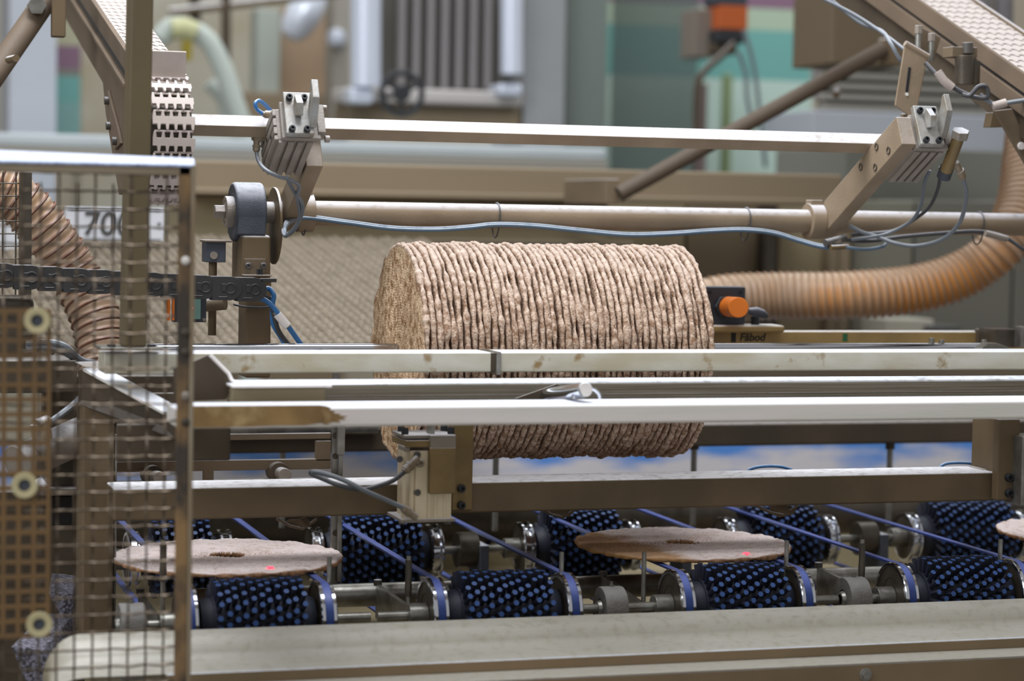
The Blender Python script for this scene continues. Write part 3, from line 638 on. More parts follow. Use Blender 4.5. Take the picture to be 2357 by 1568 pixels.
# beam I + threaded rods behind
o = MB().span((P(300, 1010, 3.34).x, 3.34, P(1400, 1032, 3.34).z), (P(2600, 1000, 3.34).x, 3.40, P(1400, 979, 3.34).z)).build('rear_beam', 'dkbrown', bev=.004)
tag(o, 'dark brown beam behind the crispbread row, above the blue picture panel', 'beam')
o = MB().cyl((P(300, 990, 3.32).x, 3.325, P(1400, 978, 3.32).z), (P(870, 988, 3.32).x, 3.325, P(1400, 978, 3.32).z), .010, n=20).build('rear_pipe', 'steel', smooth=True)
tag(o, 'thin bluish pipe lying along the rear dark beam at the left', 'pipe')
for px, y1, lab in ((651, 1215, 'hanging stud behind the hanging leather-like tag, left'), (1142, 1222, 'hanging stud right of the middle cylinder'), (1598, 1212, 'hanging stud below the right end of the crispbread row'), (2049, 1210, 'hanging stud toward the right end of the rear beam')):
    a = P(px, 1020, 3.36); z0 = P(px, y1, 3.36).z
    t = thing('hanging_stud', lab, 'stud', (a.x, 3.36, z0), 'studs hanging from the rear beam')
    MB().cyl((a.x, 3.36, z0), a, .0048, n=14).build('stud_rod', 'steel', t, smooth=True)
    MB().cyl(a+V((0, 0, -.010)), a+V((0, 0, .0)), .0085, n=6).build('nut', 'dkbrown', t, bev=.0006)
# crumbs under the beam
for px, py, s_, lab in ((690, 1203, 1.0, 'torn brown scrap hanging under the beam at the left'), (1795, 1172, 1.2, 'curled brown scrap hanging under the beam at the right'), (1290, 1177, 1.0, 'flat brown scrap under the beam near the middle')):
    mb = MB(); c = P(px, py, 2.82); rnd = random.Random(px)
    pts = [c+V((.018*s_*math.cos(a)*rnd.uniform(.6, 1.2), .008*math.sin(a*2), .008*s_*math.sin(a)*rnd.uniform(.5, 1.2))) for a in [k*.785 for k in range(8)]]
    mb.prism(pts, (0, .003, 0)); mb.tube([c+V((-.03*s_, 0, .006)), c+V((-.012*s_, 0, -.004)), c+V((.004*s_, 0, -.008)), c+V((.022*s_, 0, .004))], .0022, 6)
    tag(mb.build('scrap', 'brown', bev=.0006), lab, 'scrap', 'scraps hanging under the beam')
# blue loops
for (xa_, ym_, xb_, y_, lab) in ((1725, 1074, 1822, 1083, 'light blue hose loop showing above the wide beam, right of the row'), (2170, 1066, 2245, 1073, 'blue-grey hose loop showing above the wide beam near the right post')):
    o = cable('hose_loop', [(xa_-10, y_+10, 2.862), (xa_, y_-2, 2.862), ((xa_+xb_)/2-20, ym_, 2.862), ((xa_+xb_)/2+20, ym_, 2.862), (xb_, y_-1, 2.862), (xb_+10, y_+10, 2.862)], .0022, 'hose_blue'); tag(o, lab, 'hose', 'hose loops above the wide beam')

# ================================================================== SKY PICTURE PANEL
def cloud_mat():
    m = bpy.data.materials.new('sky_print'); m.use_nodes = True; nt = m.node_tree; N = nt.nodes; L = nt.links; b = N['Principled BSDF']
    tc = N.new('ShaderNodeTexCoord'); mp = N.new('ShaderNodeMapping'); mp.inputs['Scale'].default_value = (1.6, 1, 5.5); L.new(tc.outputs['Object'], mp.inputs[0])
    n = N.new('ShaderNodeTexNoise'); n.inputs['Scale'].default_value = 3.2; n.inputs['Detail'].default_value = 7; L.new(mp.outputs[0], n.inputs['Vector'])
    s = N.new('ShaderNodeSeparateXYZ'); L.new(tc.outputs['Object'], s.inputs[0])
    mr = N.new('ShaderNodeMapRange'); mr.inputs[1].default_value = 0.545; mr.inputs[2].default_value = 0.615; mr.inputs[3].default_value = 0.20; mr.inputs[4].default_value = -0.14; L.new(s.outputs['Z'], mr.inputs[0])
    ad = N.new('ShaderNodeMath'); L.new(n.outputs[0], ad.inputs[0]); L.new(mr.outputs[0], ad.inputs[1])
    r = N.new('ShaderNodeValToRGB'); r.color_ramp.elements[0].position = .42; r.color_ramp.elements[1].position = .62
    r.color_ramp.elements[0].color = srgb((96, 156, 240)); r.color_ramp.elements[1].color = srgb((232, 228, 234)); L.new(ad.outputs[0], r.inputs[0])
    L.new(r.outputs[0], b.inputs['Base Color']); b.inputs['Roughness'].default_value = .5; return m
zb_ = P(1400, 1150, 4.3).z
o = MB().span((P(-100, 1100, 4.3).x, 4.3, zb_-.5), (P(2500, 1100, 4.3).x, 4.31, P(1400, 1005, 4.3).z)).build('picture_panel', cloud_mat())
tag(o, 'wide printed panel of blue sky and white clouds behind the machine', 'panel')

# ================================================================== RIGHT: MARKED BAR, SENSOR
Ye = 3.115
zt, zb = P(1900, 764, Ye).z, P(1900, 790, Ye).z
t = thing('marked_bar', 'yellowed bar with handwriting and tape marks right of the crispbread row', 'rail', (P(1900, 780, Ye).x, Ye, zb))
MB().span((P(1634, 780, Ye).x, Ye, zb-.012), (P(2700, 780, Ye).x, Ye+.04, zt)).build('bar_body', 'yellowwood', t, bev=.001)
pbox(1683, 1694, 766, 788, Ye-.0006, .001).build('tape_mark', 'ink', t); pbox(1940, 1951, 768, 786, Ye-.0006, .001).build('tape_mark', 'inkgreen', t, label='green tape mark')
pbox(1622, 1638, 760, 786, Ye-.004, .03).build('end_block', 'dkbrown', t, bev=.001)
def text(s, loc, size, m, parent, name='lettering', shear=0.0, ext=.0003):
    cu = bpy.data.curves.new(name, 'FONT'); cu.body = s; cu.size = size; cu.extrude = ext; cu.shear = shear; cu.offset = size*.012
    ob = bpy.data.objects.new(name, cu); COL.objects.link(ob); dg = bpy.context.evaluated_depsgraph_get(); dg.update()
    me = bpy.data.meshes.new_from_object(ob.evaluated_get(dg)); bpy.data.objects.remove(ob); me.materials.clear(); me.materials.append(M[m])
    o = bpy.data.objects.new(name, me); COL.objects.link(o); o.parent = parent; o.location = V(loc)-wloc(parent); o.rotation_euler = (math.pi/2, 0, 0); return o
text('Fåbod', P(1702, 785, Ye-.0008), .0165, 'ink', t, shear=.2)
t = thing('sensor_mount', 'flat rounded mounting strip carrying the orange-capped sensor', 'bracket', (P(1710, 760, 3.10).x, 3.10, P(1710, 768, 3.10).z))
pbox(1612, 1808, 749, 766, 3.09, .045).build('strip', 'yellowwood', t, bev=.004)
t = thing('photo_sensor', 'black square sensor with a bright orange cap, right of the crispbread row', 'sensor', (P(1660, 748, 3.11).x, 3.11, P(1660, 748, 3.11).z))
pbox(1622, 1716, 660, 749, 3.10, .030).build('housing', 'sensor', t, bev=.0025)
pbox(1610, 1626, 690, 746, 3.104, .026).build('side_lug', 'sensor', t, bev=.002)
c = P(1668, 706, 3.10); MB().cyl(c, c-V((0, .006, 0)), .0165, n=6).build('hex_nut', 'sensor', t, bev=.001)
e = P(1700, 708, 3.03); MB().cyl(P(1676, 706, 3.10), e, .0148, n=36).build('cap', 'orange', t, bev=.0012, label='orange round cap')
for px, py in ((1634, 673), (1704, 673), (1634, 738)):
    q = P(px, py, 3.10); mb = MB(); screw_head(mb, q, (0, -1, 0), .003, .001); mb.build('corner_screw', 'black', t, smooth=True)
t = thing('wing_knob', 'small dusty wing knob beside the orange cap', 'knob', P(1745, 750, 3.10))
MB().cyl(P(1738, 750, 3.11), P(1738, 728, 3.11), .0065, n=18).build('knob_neck', 'black', t)
MB().tube([P(1722, 716, 3.09), P(1740, 718, 3.09), P(1756, 723, 3.09), P(1766, 728, 3.09)], lambda i: (.0045, .0075, .0065, .0035)[i], 14).build('knob_wing', 'blueiron', t, smooth=True)
# right end fittings
t = thing('end_bracket', 'grey welded bracket behind the right end of the scuffed bar', 'bracket', P(2310, 800, 3.05))
pbox(2290, 2345, 758, 800, 3.05, .05).build('bracket_body', 'dsteel', t, bev=.001); pbox(2350, 2365, 752, 800, 3.03, .02).build('bracket_edge', 'steel', t, bev=.001)
pbox(2272, 2294, 760, 800, 3.08, .04).build('bracket_side', 'dkbrown', t, bev=.001)
mb = MB(); mb.prism([P(2254, 804, 2.90), P(2276, 790, 2.90), P(2296, 790, 2.90), P(2330, 803, 2.90)], (0, .02, 0)); mb.build('sloped_lug', 'steel', t, bev=.001)
for px, y0, y1, lab in ((2145, 778, 790, 'small round stud behind the bar, left of the grey pin'), (2168, 782, 800, 'grey pin standing on the chrome rod, right side'), (2265, 782, 790, 'small bolt beside the grey welded bracket')):
    a = P(px, y0, Y_ST); tag(MB().cyl(a, (a.x, a.y, zr), .004, n=16).build('small_stud', 'steel', bev=.0006), lab, 'stud', 'studs by the right end of the rod')

# ================================================================== GRIPPER ARMS
M['alu_front'] = mat('worn_aluminium_plate', (168, 168, 164), .4, .3, (140, 130, 116), 40, dust_or_glint=(206, 208, 214), bump=.15)
A0 = P(1892, 512, YF); A1 = P(2096, 315, 2.83); AD = V((0, A1.y-A0.y, A1.z-A0.z)).normalized()
AN = V((1, 0, 0)).cross(AD); AN = AN if AN.z > 0 else -AN       # perpendicular, upward
RA = Matrix((V((1, 0, 0)), AD, AN)).transposed()
def arm(name, lab, px, L, side, wd=.022, ht=.043):
    base = V((P(px, 505, YF).x, YF, zf)); t = thing(name, lab, 'gripper', base-V((0, 0, .02)), 'gripper arms on the pivot tube')
    MB().box(base + AD*(L/2-.012), (wd, L, ht), RA).build('arm_bar', 'tan_arm', t, bev=.0015)
    MB().lathe([(0, .0169), (0, .026), (.022, .026), (.022, .0169)], base-V((wd*.5+.022 if side > 0 else -wd*.5, 0, 0)), (1, 0, 0), 32).build('clamp_collar', 'tan_arm', t, bev=.001)
    MB().box(base + V((-(wd*.5+.011)*side, 0, .022)), (.018, .020, .018)).build('clamp_lug', 'tan_arm', t, bev=.001)
    return t, base
tr, rb_ = arm('gripper', 'right gripper, a beige angled arm with pointed prongs at its raised end', 1905, .285, 1)
for u, v in ((.150, .010), (.19, -.012), (.205, .012), (.235, -.010)):
    q = rb_ + AD*u + AN*v - V((.0112, 0, 0)); mb = MB(); mb.lathe([(0, .0055), (.001, .0055), (.001, .0035), (-.001, .0033), (-.001, .0001)], q, (-1, 0, 0), 16); mb.build('screw_hole', 'dkbrown', tr, smooth=True)
tl_, lb_ = arm('gripper', 'left gripper, a dusty angled arm and head with a blue tube loop', 664, .185, -1)
MB().cyl(lb_+V((-.018, 0, -.018)), lb_+V((-.0215, 0, -.018)), .052, n=40).build('end_disc', 'brown', tl_, bev=.0006, label='thin round end disc')
def gripper(t, O, s, fork=True):   # O: origin at body centre; s=+1 body right of arm
    def B(c, size, name, m, bev=.001, **k):
        MB().box(O + V((c[0], 0, 0)) + AD*c[1] + AN*c[2], size, RA).build(name, m, t, bev=bev, **k)
    xo = -.006 if s < 0 else 0; LB = .088
    B((xo, -.009, 0), (.046, LB, .044), 'body', 'alu', .0015)
    for z, hh in ((-.0185, .006), (-.008, .009), (.004, .010), (.0175, .009)): B((xo-.0245, -.009, z), (.005, LB-.002, hh), 'body_rib', 'alu', .0006)
    for x in (-.018, -.006, .006, .018): B((xo+x, -.009, -.0235), (.008, LB-.002, .005), 'body_rib', 'alu', .0006)
    for a_, z in ((-.03, .010), (-.01, .002), (.015, -.008)):
        q = O + V((xo-.0272, 0, 0)) + AD*a_ + AN*z; MB().cyl(q, q-V((.0006, 0, 0)), .0028, n=12).build('port_hole', 'black', t)
    B((0, .039, .002), (.050, .008, .052), 'jaw_plate', 'alu', .0012)
    B((-.004, .050, .006), (.036, .010, .060), 'front_plate', 'alu_front', .0015)
    B((.026, .036, .004), (.010, .020, .040), 'side_plate', 'alu', .001)
    for dx in (-.013, .006) if fork else (-.010, .012):
        for dz in (-.019, .026):
            mb = MB(); screw_head(mb, O+V((dx-.002, 0, 0))+AD*.056+AN*dz, AD, .0042, .006); mb.build('cap_screw', 'black', t, smooth=True)
    # hooked fork prongs
    for k, dx in enumerate((-.006, .012)):
        pr = [(.056, -.016), (.056, .012), (.072, .024), (.082, .036), (.088, .036), (.088, .010), (.070, -.006)] if k else [(.056, .0), (.056, .020), (.066, .026), (.074, .010), (.066, -.004)]
        mb = MB(); mb.prism([O + V((dx-.004, 0, 0)) + AD*a + AN*b for a, b in pr], (.009, 0, 0)); mb.build('prong', 'alu_front', t, bev=.0012, label='bright worn prong')
    for dz in (-.02, .024):
        q = O+V((.031, 0, 0))+AD*.036+AN*dz; MB().cyl(q, q+V((.006, 0, 0)), .0045, n=14).build('side_screw', 'alu', t, bev=.0006)
    return t
OL = P(694, 274, 2.845) - AD*.050
gl = gripper(tl_, OL, -1)
OR = rb_ + AD*.225 + V((.036, 0, 0)) + AN*.0
gr = gripper(tr, OR, 1)
fitting(gl, P(648, 265, 2.90), P(605, 263, 2.90), .005); fitting(gl, P(618, 318, 2.92), P(580, 316, 2.92), .0055); fitting(gl, P(591, 318, 2.92), P(590, 350, 2.92), .0048)
o = cable('air_tube', [(607, 263, 2.90), (592, 252, 2.90), (588, 238, 2.90), (597, 232, 2.905), (612, 243, 2.915), (628, 262, 2.93), (636, 275, 2.94)], .0026, 'hose_blue'); tag(o, 'short blue air tube looping off the top left of the left gripper', 'hose')
o = cable('air_tube', [(590, 349, 2.92), (595, 370, 2.91), (610, 390, 2.88), (640, 406, 2.87), (668, 414, 2.88), (688, 428, 2.90), (684, 455, 2.93), (690, 490, 2.96), (684, 520, 2.98), (664, 540, 3.0), (655, 530, 3.01), (668, 512, 3.02), (690, 503, 3.03)], .0026, 'hose_grey')
tag(o, 'grey air tube dropping from the left gripper and looping beside the round disc', 'hose')
o = cable('air_tube', [(660, 408, 2.87), (676, 440, 2.92), (696, 470, 2.94), (690, 505, 2.97), (660, 543, 2.99), (652, 528, 3.01), (672, 508, 3.03), (698, 502, 3.035)], .0026, 'hose_grey')
tag(o, 'second grey tube hanging beside the left arm', 'hose')
# sensor + cables right
MB().cyl(P(2208, 312, 2.80), P(2178, 392, 2.84), .0085, n=20).build('prox_sensor', 'brass', gr, smooth=True)
MB().cyl(P(2180, 385, 2.84), P(2172, 408, 2.85), .0098, n=20).build('sensor_boot', 'sensor', gr, smooth=True)
MB().cyl(P(2212, 300, 2.795), P(2208, 318, 2.80), .0125, n=6).build('sensor_nut', 'alu_front', gr, bev=.001)
fitting(gr, P(2200, 375, 2.83), P(2217, 410, 2.84), .0058)
o = cable('air_tube', [(2217, 410, 2.84), (2224, 450, 2.86), (2210, 510, 2.9), (2170, 550, 2.93), (2110, 566, 2.96), (2060, 560, 2.98), (2020, 545, 3.0), (1985, 535, 3.01), (1955, 520, 3.02)], .0030, 'hose_grey'); tag(o, 'grey cable in a wide loop from the sensor on the right gripper', 'hose', 'cables of the right gripper')
o = cable('air_tube', [(2165, 385, 2.88), (2160, 430, 2.90), (2140, 475, 2.93), (2105, 505, 2.96), (2060, 530, 2.99), (2010, 537, 3.01), (1960, 540, 3.02)], .0026, 'hose_dark'); tag(o, 'dark cable dropping from the right gripper to the pivot tube', 'hose', 'cables of the right gripper')
o = cable('air_tube', [(2140, 392, 2.89), (2128, 420, 2.90), (2120, 470, 2.93), (2098, 508, 2.96), (2050, 535, 2.99), (2010, 545, 3.0), (1960, 552, 3.01)], .0026, 'hose_grey'); tag(o, 'pale tube left of the dark cable under the right gripper', 'hose', 'cables of the right gripper')
# long blue/grey tubes along the pivot tube
k1 = [(655, 540, 3.0), (660, 515, 3.02), (700, 502, 3.035), (800, 514, 3.035), (900, 527, 3.035), (1000, 530, 3.035), (1080, 525, 3.035), (1142, 519, 3.035), (1230, 522, 3.035), (1330, 532, 3.035), (1440, 542, 3.035), (1540, 540, 3.035), (1640, 533, 3.035), (1716, 531, 3.035), (1780, 538, 3.035), (1840, 556, 3.03), (1890, 569, 3.02), (1935, 572, 3.01)]
o = cable('air_tube', k1, .0028, 'hose_bg'); tag(o, 'long blue-grey tube sagging along the pivot tube', 'hose', 'tubes tied along the pivot tube')
o = cable('air_tube', [(x, y-4, Y+.006) for x, y, Y in k1], .0026, 'hose_bg'); tag(o, 'long grey tube lying just above the blue-grey one', 'hose', 'tubes tied along the pivot tube')
o = cable('air_tube', [(1935, 568, 3.01), (1990, 574, 3.0), (2030, 568, 3.0), (2040, 560, 3.01)], .0026, 'hose_bg'); tag(o, 'short blue tube right of the tangled connector', 'hose')
o = cable('air_tube', [(1935, 552, 3.02), (2000, 555, 3.02), (2080, 545, 3.03), (2160, 538, 3.03), (2250, 533, 3.03), (2310, 545, 3.03), (2357, 575, 3.02), (2400, 600, 3.02)], .0030, 'hose_dark'); tag(o, 'dark cable running right along the pivot tube to the picture edge', 'hose')
MB_ = MB(); c = P(1920, 558, 3.015)
t = thing('tube_connector', 'dusty tangled connector block under the right arm', 'connector', c-V((0, 0, .012)))
MB().box(c, (.020, .012, .010), RA).build('block', 'dkbrown', t, bev=.001); MB().cyl(P(1900, 560, 3.01), P(1945, 548, 3.02), .0055, n=14).build('sleeve', 'bolt', t)
MB().cyl(P(1912, 570, 3.005), P(1952, 568, 3.01), .0038, n=14).build('brass_nipple', 'brass', t)
MB().cyl(P(2268, 537, 3.02), P(2318, 550, 3.02), .0048, n=14).build('cable_sleeve', 'alu', tf, smooth=True)

# ================================================================== LEFT POST, BEARING, CHAIN
YP = 3.02
t = thing('bearing_post', 'brown square post standing left of the crispbread row, carrying the dark bearing', 'post', (P(590, 800, YP).x, YP, P(590, 860, YP).z))
pbox(565, 624, 640, 870, YP, .055).build('post_tube', 'brown', t, bev=.003)
pbox(556, 624, 541, 650, YP, .075).build('head_box', 'brown', t, bev=.005)
pbox(562, 612, 596, 634, YP-.003, .003).build('angle_plate', 'tan', t, bev=.0005)
pbox(562, 625, 633, 637, YP-.018, .02).build('angle_foot', 'tan', t, bev=.0008)
for px in (571, 606):
    q = P(px, 612, YP-.003); mb = MB(); screw_head(mb, q, (0, -1, 0), .0042, .004); mb.build('cap_screw', 'bolt', t, smooth=True)
for px in (594, 601):
    q = P(px, 634, YP-.010); MB().cyl(q, q+V((0, 0, .008)), .002, n=10).build('small_stud', 'black', t)
xB = P(568, 480, YF).x
t = thing('pillow_bearing', 'dark blue-grey pillow bearing on the head of the left post', 'bearing', (xB, YF, P(580, 541, YP).z))
zbase = P(580, 541, YP).z; r_ = .040
prf = [(-.019, .022), (-.021, r_*.93), (-.018, r_), (.018, r_), (.021, r_*.93), (.019, .022), (-.019, .022)]
mb = MB().lathe(prf, (xB, YF, zf), (1, 0, 0), 44); mb.span((xB-.019, YF-.0395, zbase), (xB+.019, YF+.0395, zf-.004)); mb.build('housing', 'blueiron', t, bev=.002)
MB().cyl((xB-.03, YF, zf), (xB+.05, YF, zf), .0145, n=28).build('shaft_end', 'alu', t, bev=.001)
MB().lathe([(0, .015), (0, .021), (.012, .021), (.012, .015)], (xB-.030, YF, zf), (1, 0, 0), 28).build('lock_ring', 'alu', t, bev=.001)
MB().cyl((xB-.044, YF, zf), (xB-.030, YF, zf), .010, n=6).build('end_nut', 'alu', t, bev=.001)
t = thing('clamp_block', 'small grey clamp block on rods left of the bearing post', 'clamp', P(495, 770, 3.06))
pbox(473, 520, 556, 604, 3.04, .03).build('block', 'blueiron', t, bev=.001)
pbox(471, 534, 553, 558, 3.035, .04).build('top_cap', 'tan', t, bev=.0008)
q = P(492, 588, 3.04); MB().cyl(q, q-V((0, .0015, 0)), .0052, n=20).build('round_plug', 'alu', t, smooth=True)
MB().cyl(P(490, 604, 3.055), P(488, 772, 3.055), .0055, n=18).build('lower_rod', 'brown', t, smooth=True)
MB().cyl(P(455, 703, 3.05), P(519, 697, 3.03), .0095, n=22).build('cross_rod', 'tan', t, bev=.001)
t = thing('display_sensor', 'black sensor with a pale green window and a red spot, left of the clamp rod', 'sensor', P(450, 742, 3.0))
pbox(400, 475, 683, 742, 3.0, .02).build('housing', 'sensor', t, bev=.001); pbox(445, 462, 687, 735, 2.9985, .002).build('window', 'green', t, bev=.0003, label='pale green window')
pbox(384, 392, 680, 738, 3.0, .004).build('orange_strip', 'orange', t, label='orange strip'); pbox(397, 402, 680, 738, 2.999, .004).build('orange_strip', 'orange', t, label='orange strip')
q = P(442, 709, 2.997); MB().cyl(q, q-V((0, .001, 0)), .0013, n=12).build('red_spot', 'red', t)
q = P(470, 736, 3.0); MB().cyl(q, q-V((0, .0015, 0)), .0022, n=12).build('screw', 'alu', t)
# energy chain
t = thing('cable_chain', 'black plastic cable chain running left from the bearing post', 'cable chain', P(300, 690, 2.96))
N_L = 12
for i in range(N_L):
    x0 = 612-57*(i+1); yt = 638-0.042*(612-x0-28)-0.00002*(612-x0)**2+2; c0_, c1_ = P(x0+57, yt+29, 2.95), P(x0-6, yt+27, 2.95)
    c = (c0_+c1_)/2; c.y = 2.962
    l = thing  # link: rounded plate with recess
    h = .0155; hw = (c0_.x-c1_.x)/2
    pts = [c+V((-hw-.002, 0, h)), c+V((hw-h*.9, 0, h))] + [c+V((hw-h*.9+h*math.sin(a), 0, h*math.cos(a))) for a in [math.pi*k/8 for k in range(1, 8)]] + [c+V((hw-h*.9, 0, -h)), c+V((-hw-.002, 0, -h))]
    mb = MB(); off = .0010*(i % 2)
    mb.prism([p+V((0, -.012-off, 0)) for p in pts], (0, .024, 0))
    mb.lathe([(0, .0075), (.0012, .0075), (.0012, .0055), (0, .0055)], c+V((hw-h*.9, -.012-off, 0)), (0, -1, 0), 20)
    mb.span(c+V((-hw+.010, -.0135-off, -.004)), c+V((-.002, -.012-off, .006)))
    mb.span(c+V((-hw+.006, -.013-off, -.0115)), c+V((.0, -.012-off, -.0105)))
    mb.build('chain_link', 'chain', t, bev=.0006)
pbox(600, 637, 641, 650, 2.95, .01).build('end_pin', 'chain', t, bev=.001)
# cable bundle by the post
for i, (keys, m, r, lab) in enumerate([
    ([(598, 676, 2.97), (618, 664, 2.97), (630, 680, 2.965), (628, 703, 2.965), (640, 720, 2.965)], 'hose_blue', .0034, 'blue tube curling out of the cable chain end'),
    ([(585, 686, 2.97), (608, 690, 2.965), (628, 706, 2.963), (640, 722, 2.963)], 'hose_blue', .0034, 'lower blue tube coming out of the cable chain'),
    ([(600, 682, 2.975), (622, 690, 2.97), (629, 715, 2.97), (640, 760, 2.975), (665, 795, 2.98), (680, 815, 2.98)], 'hose_dark', .0034, 'dark cable dropping right of the bearing post'),
    ([(626, 712, 2.975), (628, 745, 2.975), (645, 775, 2.98), (660, 800, 2.98)], 'hose_blue', .0030, 'blue tube behind the dark cable, right of the bearing post'),
    ([(664, 752, 2.965), (680, 775, 2.97), (698, 800, 2.975)], 'hose_blue', .0034, 'blue tube leaving the white inline connector')]):
    tag(cable('air_tube', keys, r, m), lab, 'hose', 'tubes beside the bearing post')
t = thing('inline_connector', 'white inline tube connector right of the bearing post', 'connector', P(648, 760, 2.965))
MB().tube([P(634, 718, 2.965), P(640, 726, 2.965)], .0038, 14).build('collar', 'alu', t, smooth=True); MB().cyl(P(638, 723, 2.965), P(662, 752, 2.965), .0058, n=18).build('connector_body', 'rail_white', t, bev=.001)
o = MB().tube([V((P(542, 702, 3.0).x, 3.014, P(542, 702, 3.0).z)), P(560, 706, 3.016), P(600, 708, 3.016), P(626, 706, 3.013)], .0016, 6).build('cable_tie', 'hose_dark', smooth=True); tag(o, 'thin dark cable tie around the bearing post', 'cable tie')

# left upright in front of conveyor with base
YU = 2.70
t = thing('front_upright', 'tall square brown upright at the left, standing on the scuffed bar', 'post', (P(310, 800, YU).x, YU, P(310, 803, YU).z))
a = P(285, 800, YU); b = P(303, -60, YU)
mb = MB(); wX = P(337, 800, YU).x-a.x; sh = b.x-a.x
vs = [(a.x, YU, a.z), (a.x+wX, YU, a.z), (a.x+wX, YU+.045, a.z), (a.x, YU+.045, a.z), (b.x, YU, b.z), (b.x+wX, YU, b.z), (b.x+wX, YU+.045, b.z), (b.x, YU+.045, b.z)]
mb.add(vs, [(0, 1, 2, 3), (4, 7, 6, 5), (0, 4, 5, 1), (1, 5, 6, 2), (2, 6, 7, 3), (3, 7, 4, 0)]); mb.build('upright_tube', mat('olive_brown_tube', (104, 90, 64), .5, .1, (92, 80, 57), 5), t, bev=.003, seg=3)
pbox(232, 374, 800, 806, YU, .06).build('base_plate', 'steel', t, bev=.0008)
for px in (258, 350): pbox(px-9, px+9, 793, 801, YU+.01, .012).build('base_bolt', 'black', t, bev=.001)

# ================================================================== LINK CONVEYORS
def link_mesh(width, pitch, teeth, th_=.005, open_=False):
    # outline with interlocking teeth on both edges; x across, y along, thickness z
    tp = width/teeth; top = []; bot = []
    for k in range(teeth):
        x = -width/2+k*tp
        top += [(x, pitch*.30), (x+tp*.16, pitch*.56), (x+tp*.46, pitch*.56), (x+tp*.62, pitch*.30)]
        bot += [(x, -pitch*.56), (x+tp*.12, -pitch*.56), (x+tp*.26, -pitch*.26), (x+tp*.70, -pitch*.26), (x+tp*.86, -pitch*.56)]
    top.append((width/2, pitch*.30)); bot.append((width/2, -pitch*.56))
    if open_:
        top = []; bot = []
        for k in range(teeth):
            x = -width/2+k*tp
            top += [(x, pitch*.19), (x+tp*.10, pitch*.47), (x+tp*.32, pitch*.47), (x+tp*.42, pitch*.19)]
            bot += [(x, -pitch*.19), (x+tp*.50, -pitch*.19), (x+tp*.60, -pitch*.47), (x+tp*.82, -pitch*.47), (x+tp*.92, -pitch*.19)]
        top.append((width/2, pitch*.20)); bot.append((width/2, -pitch*.20))
    mb = MB(); poly = top + bot[::-1]; mb.prism([V((x, y, 0)) for x, y in poly], (0, 0, -th_))
    if not open_: mb.cyl((-width/2, -pitch*.47, -th_*.6), (width/2, -pitch*.47, -th_*.6), th_*.38, n=8)
    else: mb.cyl((-width*.46, -pitch*.5, -th_*.9), (width*.46, -pitch*.5, -th_*.9), th_*.28, n=8)
    return mb
def conveyor(t, X0, X1, path, pitch, teeth, start=0.0, nmax=60, arc_from=None):
    wd = X1-X0; Xc = (X0+X1)/2
    seg = [0]
    for i in range(1, len(path)): seg.append(seg[-1]+math.hypot(path[i][0]-path[i-1][0], path[i][1]-path[i-1][1]))
    def at(s_):
        s_ = min(max(s_, 0), seg[-1]-1e-6)
        for i in range(1, len(seg)):
            if s_ <= seg[i]:
                u = (s_-seg[i-1])/(seg[i]-seg[i-1]); a, b = path[i-1], path[i]; return V((0, a[0]+(b[0]-a[0])*u, a[1]+(b[1]-a[1])*u))
    protos_ = {}; n = int(seg[-1]/pitch)
    for k in range(min(n, nmax)):
        s_ = start+(k+.5)*pitch; c = at(s_); d = (at(s_+pitch*.45)-at(s_-pitch*.45)).normalized(); nr = V((1, 0, 0)).cross(d)*-1
        # frame: x = X, y = -d (teeth up direction), z = outward
        nr = V((0, -d.z, d.y)); nr = nr if True else nr
        R_ = Matrix((V((1, 0, 0)), -d, V((1, 0, 0)).cross(-d))).transposed()
        kind_ = bool(arc_from is not None and s_ > arc_from)
        if kind_ not in protos_: protos_[kind_] = link_mesh(wd, pitch*.96, teeth, open_=kind_).build('belt_link', 'cream', org=V((0, 0, 0)), bev=.0006 if kind_ else 0); o = protos_[kind_]
        else: o = protos_[kind_].copy(); COL.objects.link(o)
        o.parent = t; o.rotation_euler = R_.to_euler(); o.location = V((Xc, c.y, c.z)) - wloc(t)
# left conveyor
YD = 2.85; X1L = P(450, 320, YD).x; X0L = P(347, 320, YD).x; zcD = P(450, 320, YD).z; rD = .083; cY = YD+rD; sl = math.radians(14.5)
path = []
TY, TZ = cY-rD*math.sin(sl), zcD+rD*math.cos(sl)
for k in range(31): u = 1.0*(1-k/30); path.append((TY+u*math.cos(sl), TZ+u*math.sin(sl)))
for k in range(1, 33):
    a = math.pi/2+sl + (math.pi-.05)*k/32; path.append((cY+rD*math.cos(a), zcD+rD*math.sin(a)))
t = thing('link_conveyor', 'cream link-belt conveyor at the upper left, curling down over its end drum', 'conveyor', (X0L, YD, zcD-.1))
conveyor(t, X0L+.003, X1L, path, .0275, 5, arc_from=.99)
MB().cyl((X0L+.002, cY, zcD), (X1L-.002, cY, zcD), rD-.012, n=36).build('end_drum', 'dsteel', t, smooth=True)
q = V((0, TY-.004, TZ)); MB().bar((X0L+.006, TY-.004, TZ+.0015), (X1L-.004, TY-.004, TZ+.0015), .004, .060, (0, -.25, 1)).build('cleat', 'cream', t, bev=.001)
bz = lambda Y: TZ+(Y-TY)*math.tan(sl)
c_ = CAM.z
side = [(3.95, bz(3.95)+.004), (2.915, bz(2.915)+.003)] + [(cY+(rD-.006)*math.cos(a), zcD+(rD-.006)*math.sin(a)) for a in [math.pi*.62+math.pi*.62*k/8 for k in range(9)]] + [(3.10, c_+.01), (3.17, c_+.065), (3.24, c_+.12), (3.28, bz(3.28)-.088), (3.95, bz(3.95)-.088)]
MB().prism([V((X0L-.006, y, z)) for y, z in side], (.007, 0, 0)).build('side_plate', 'plate', t, bev=.001)
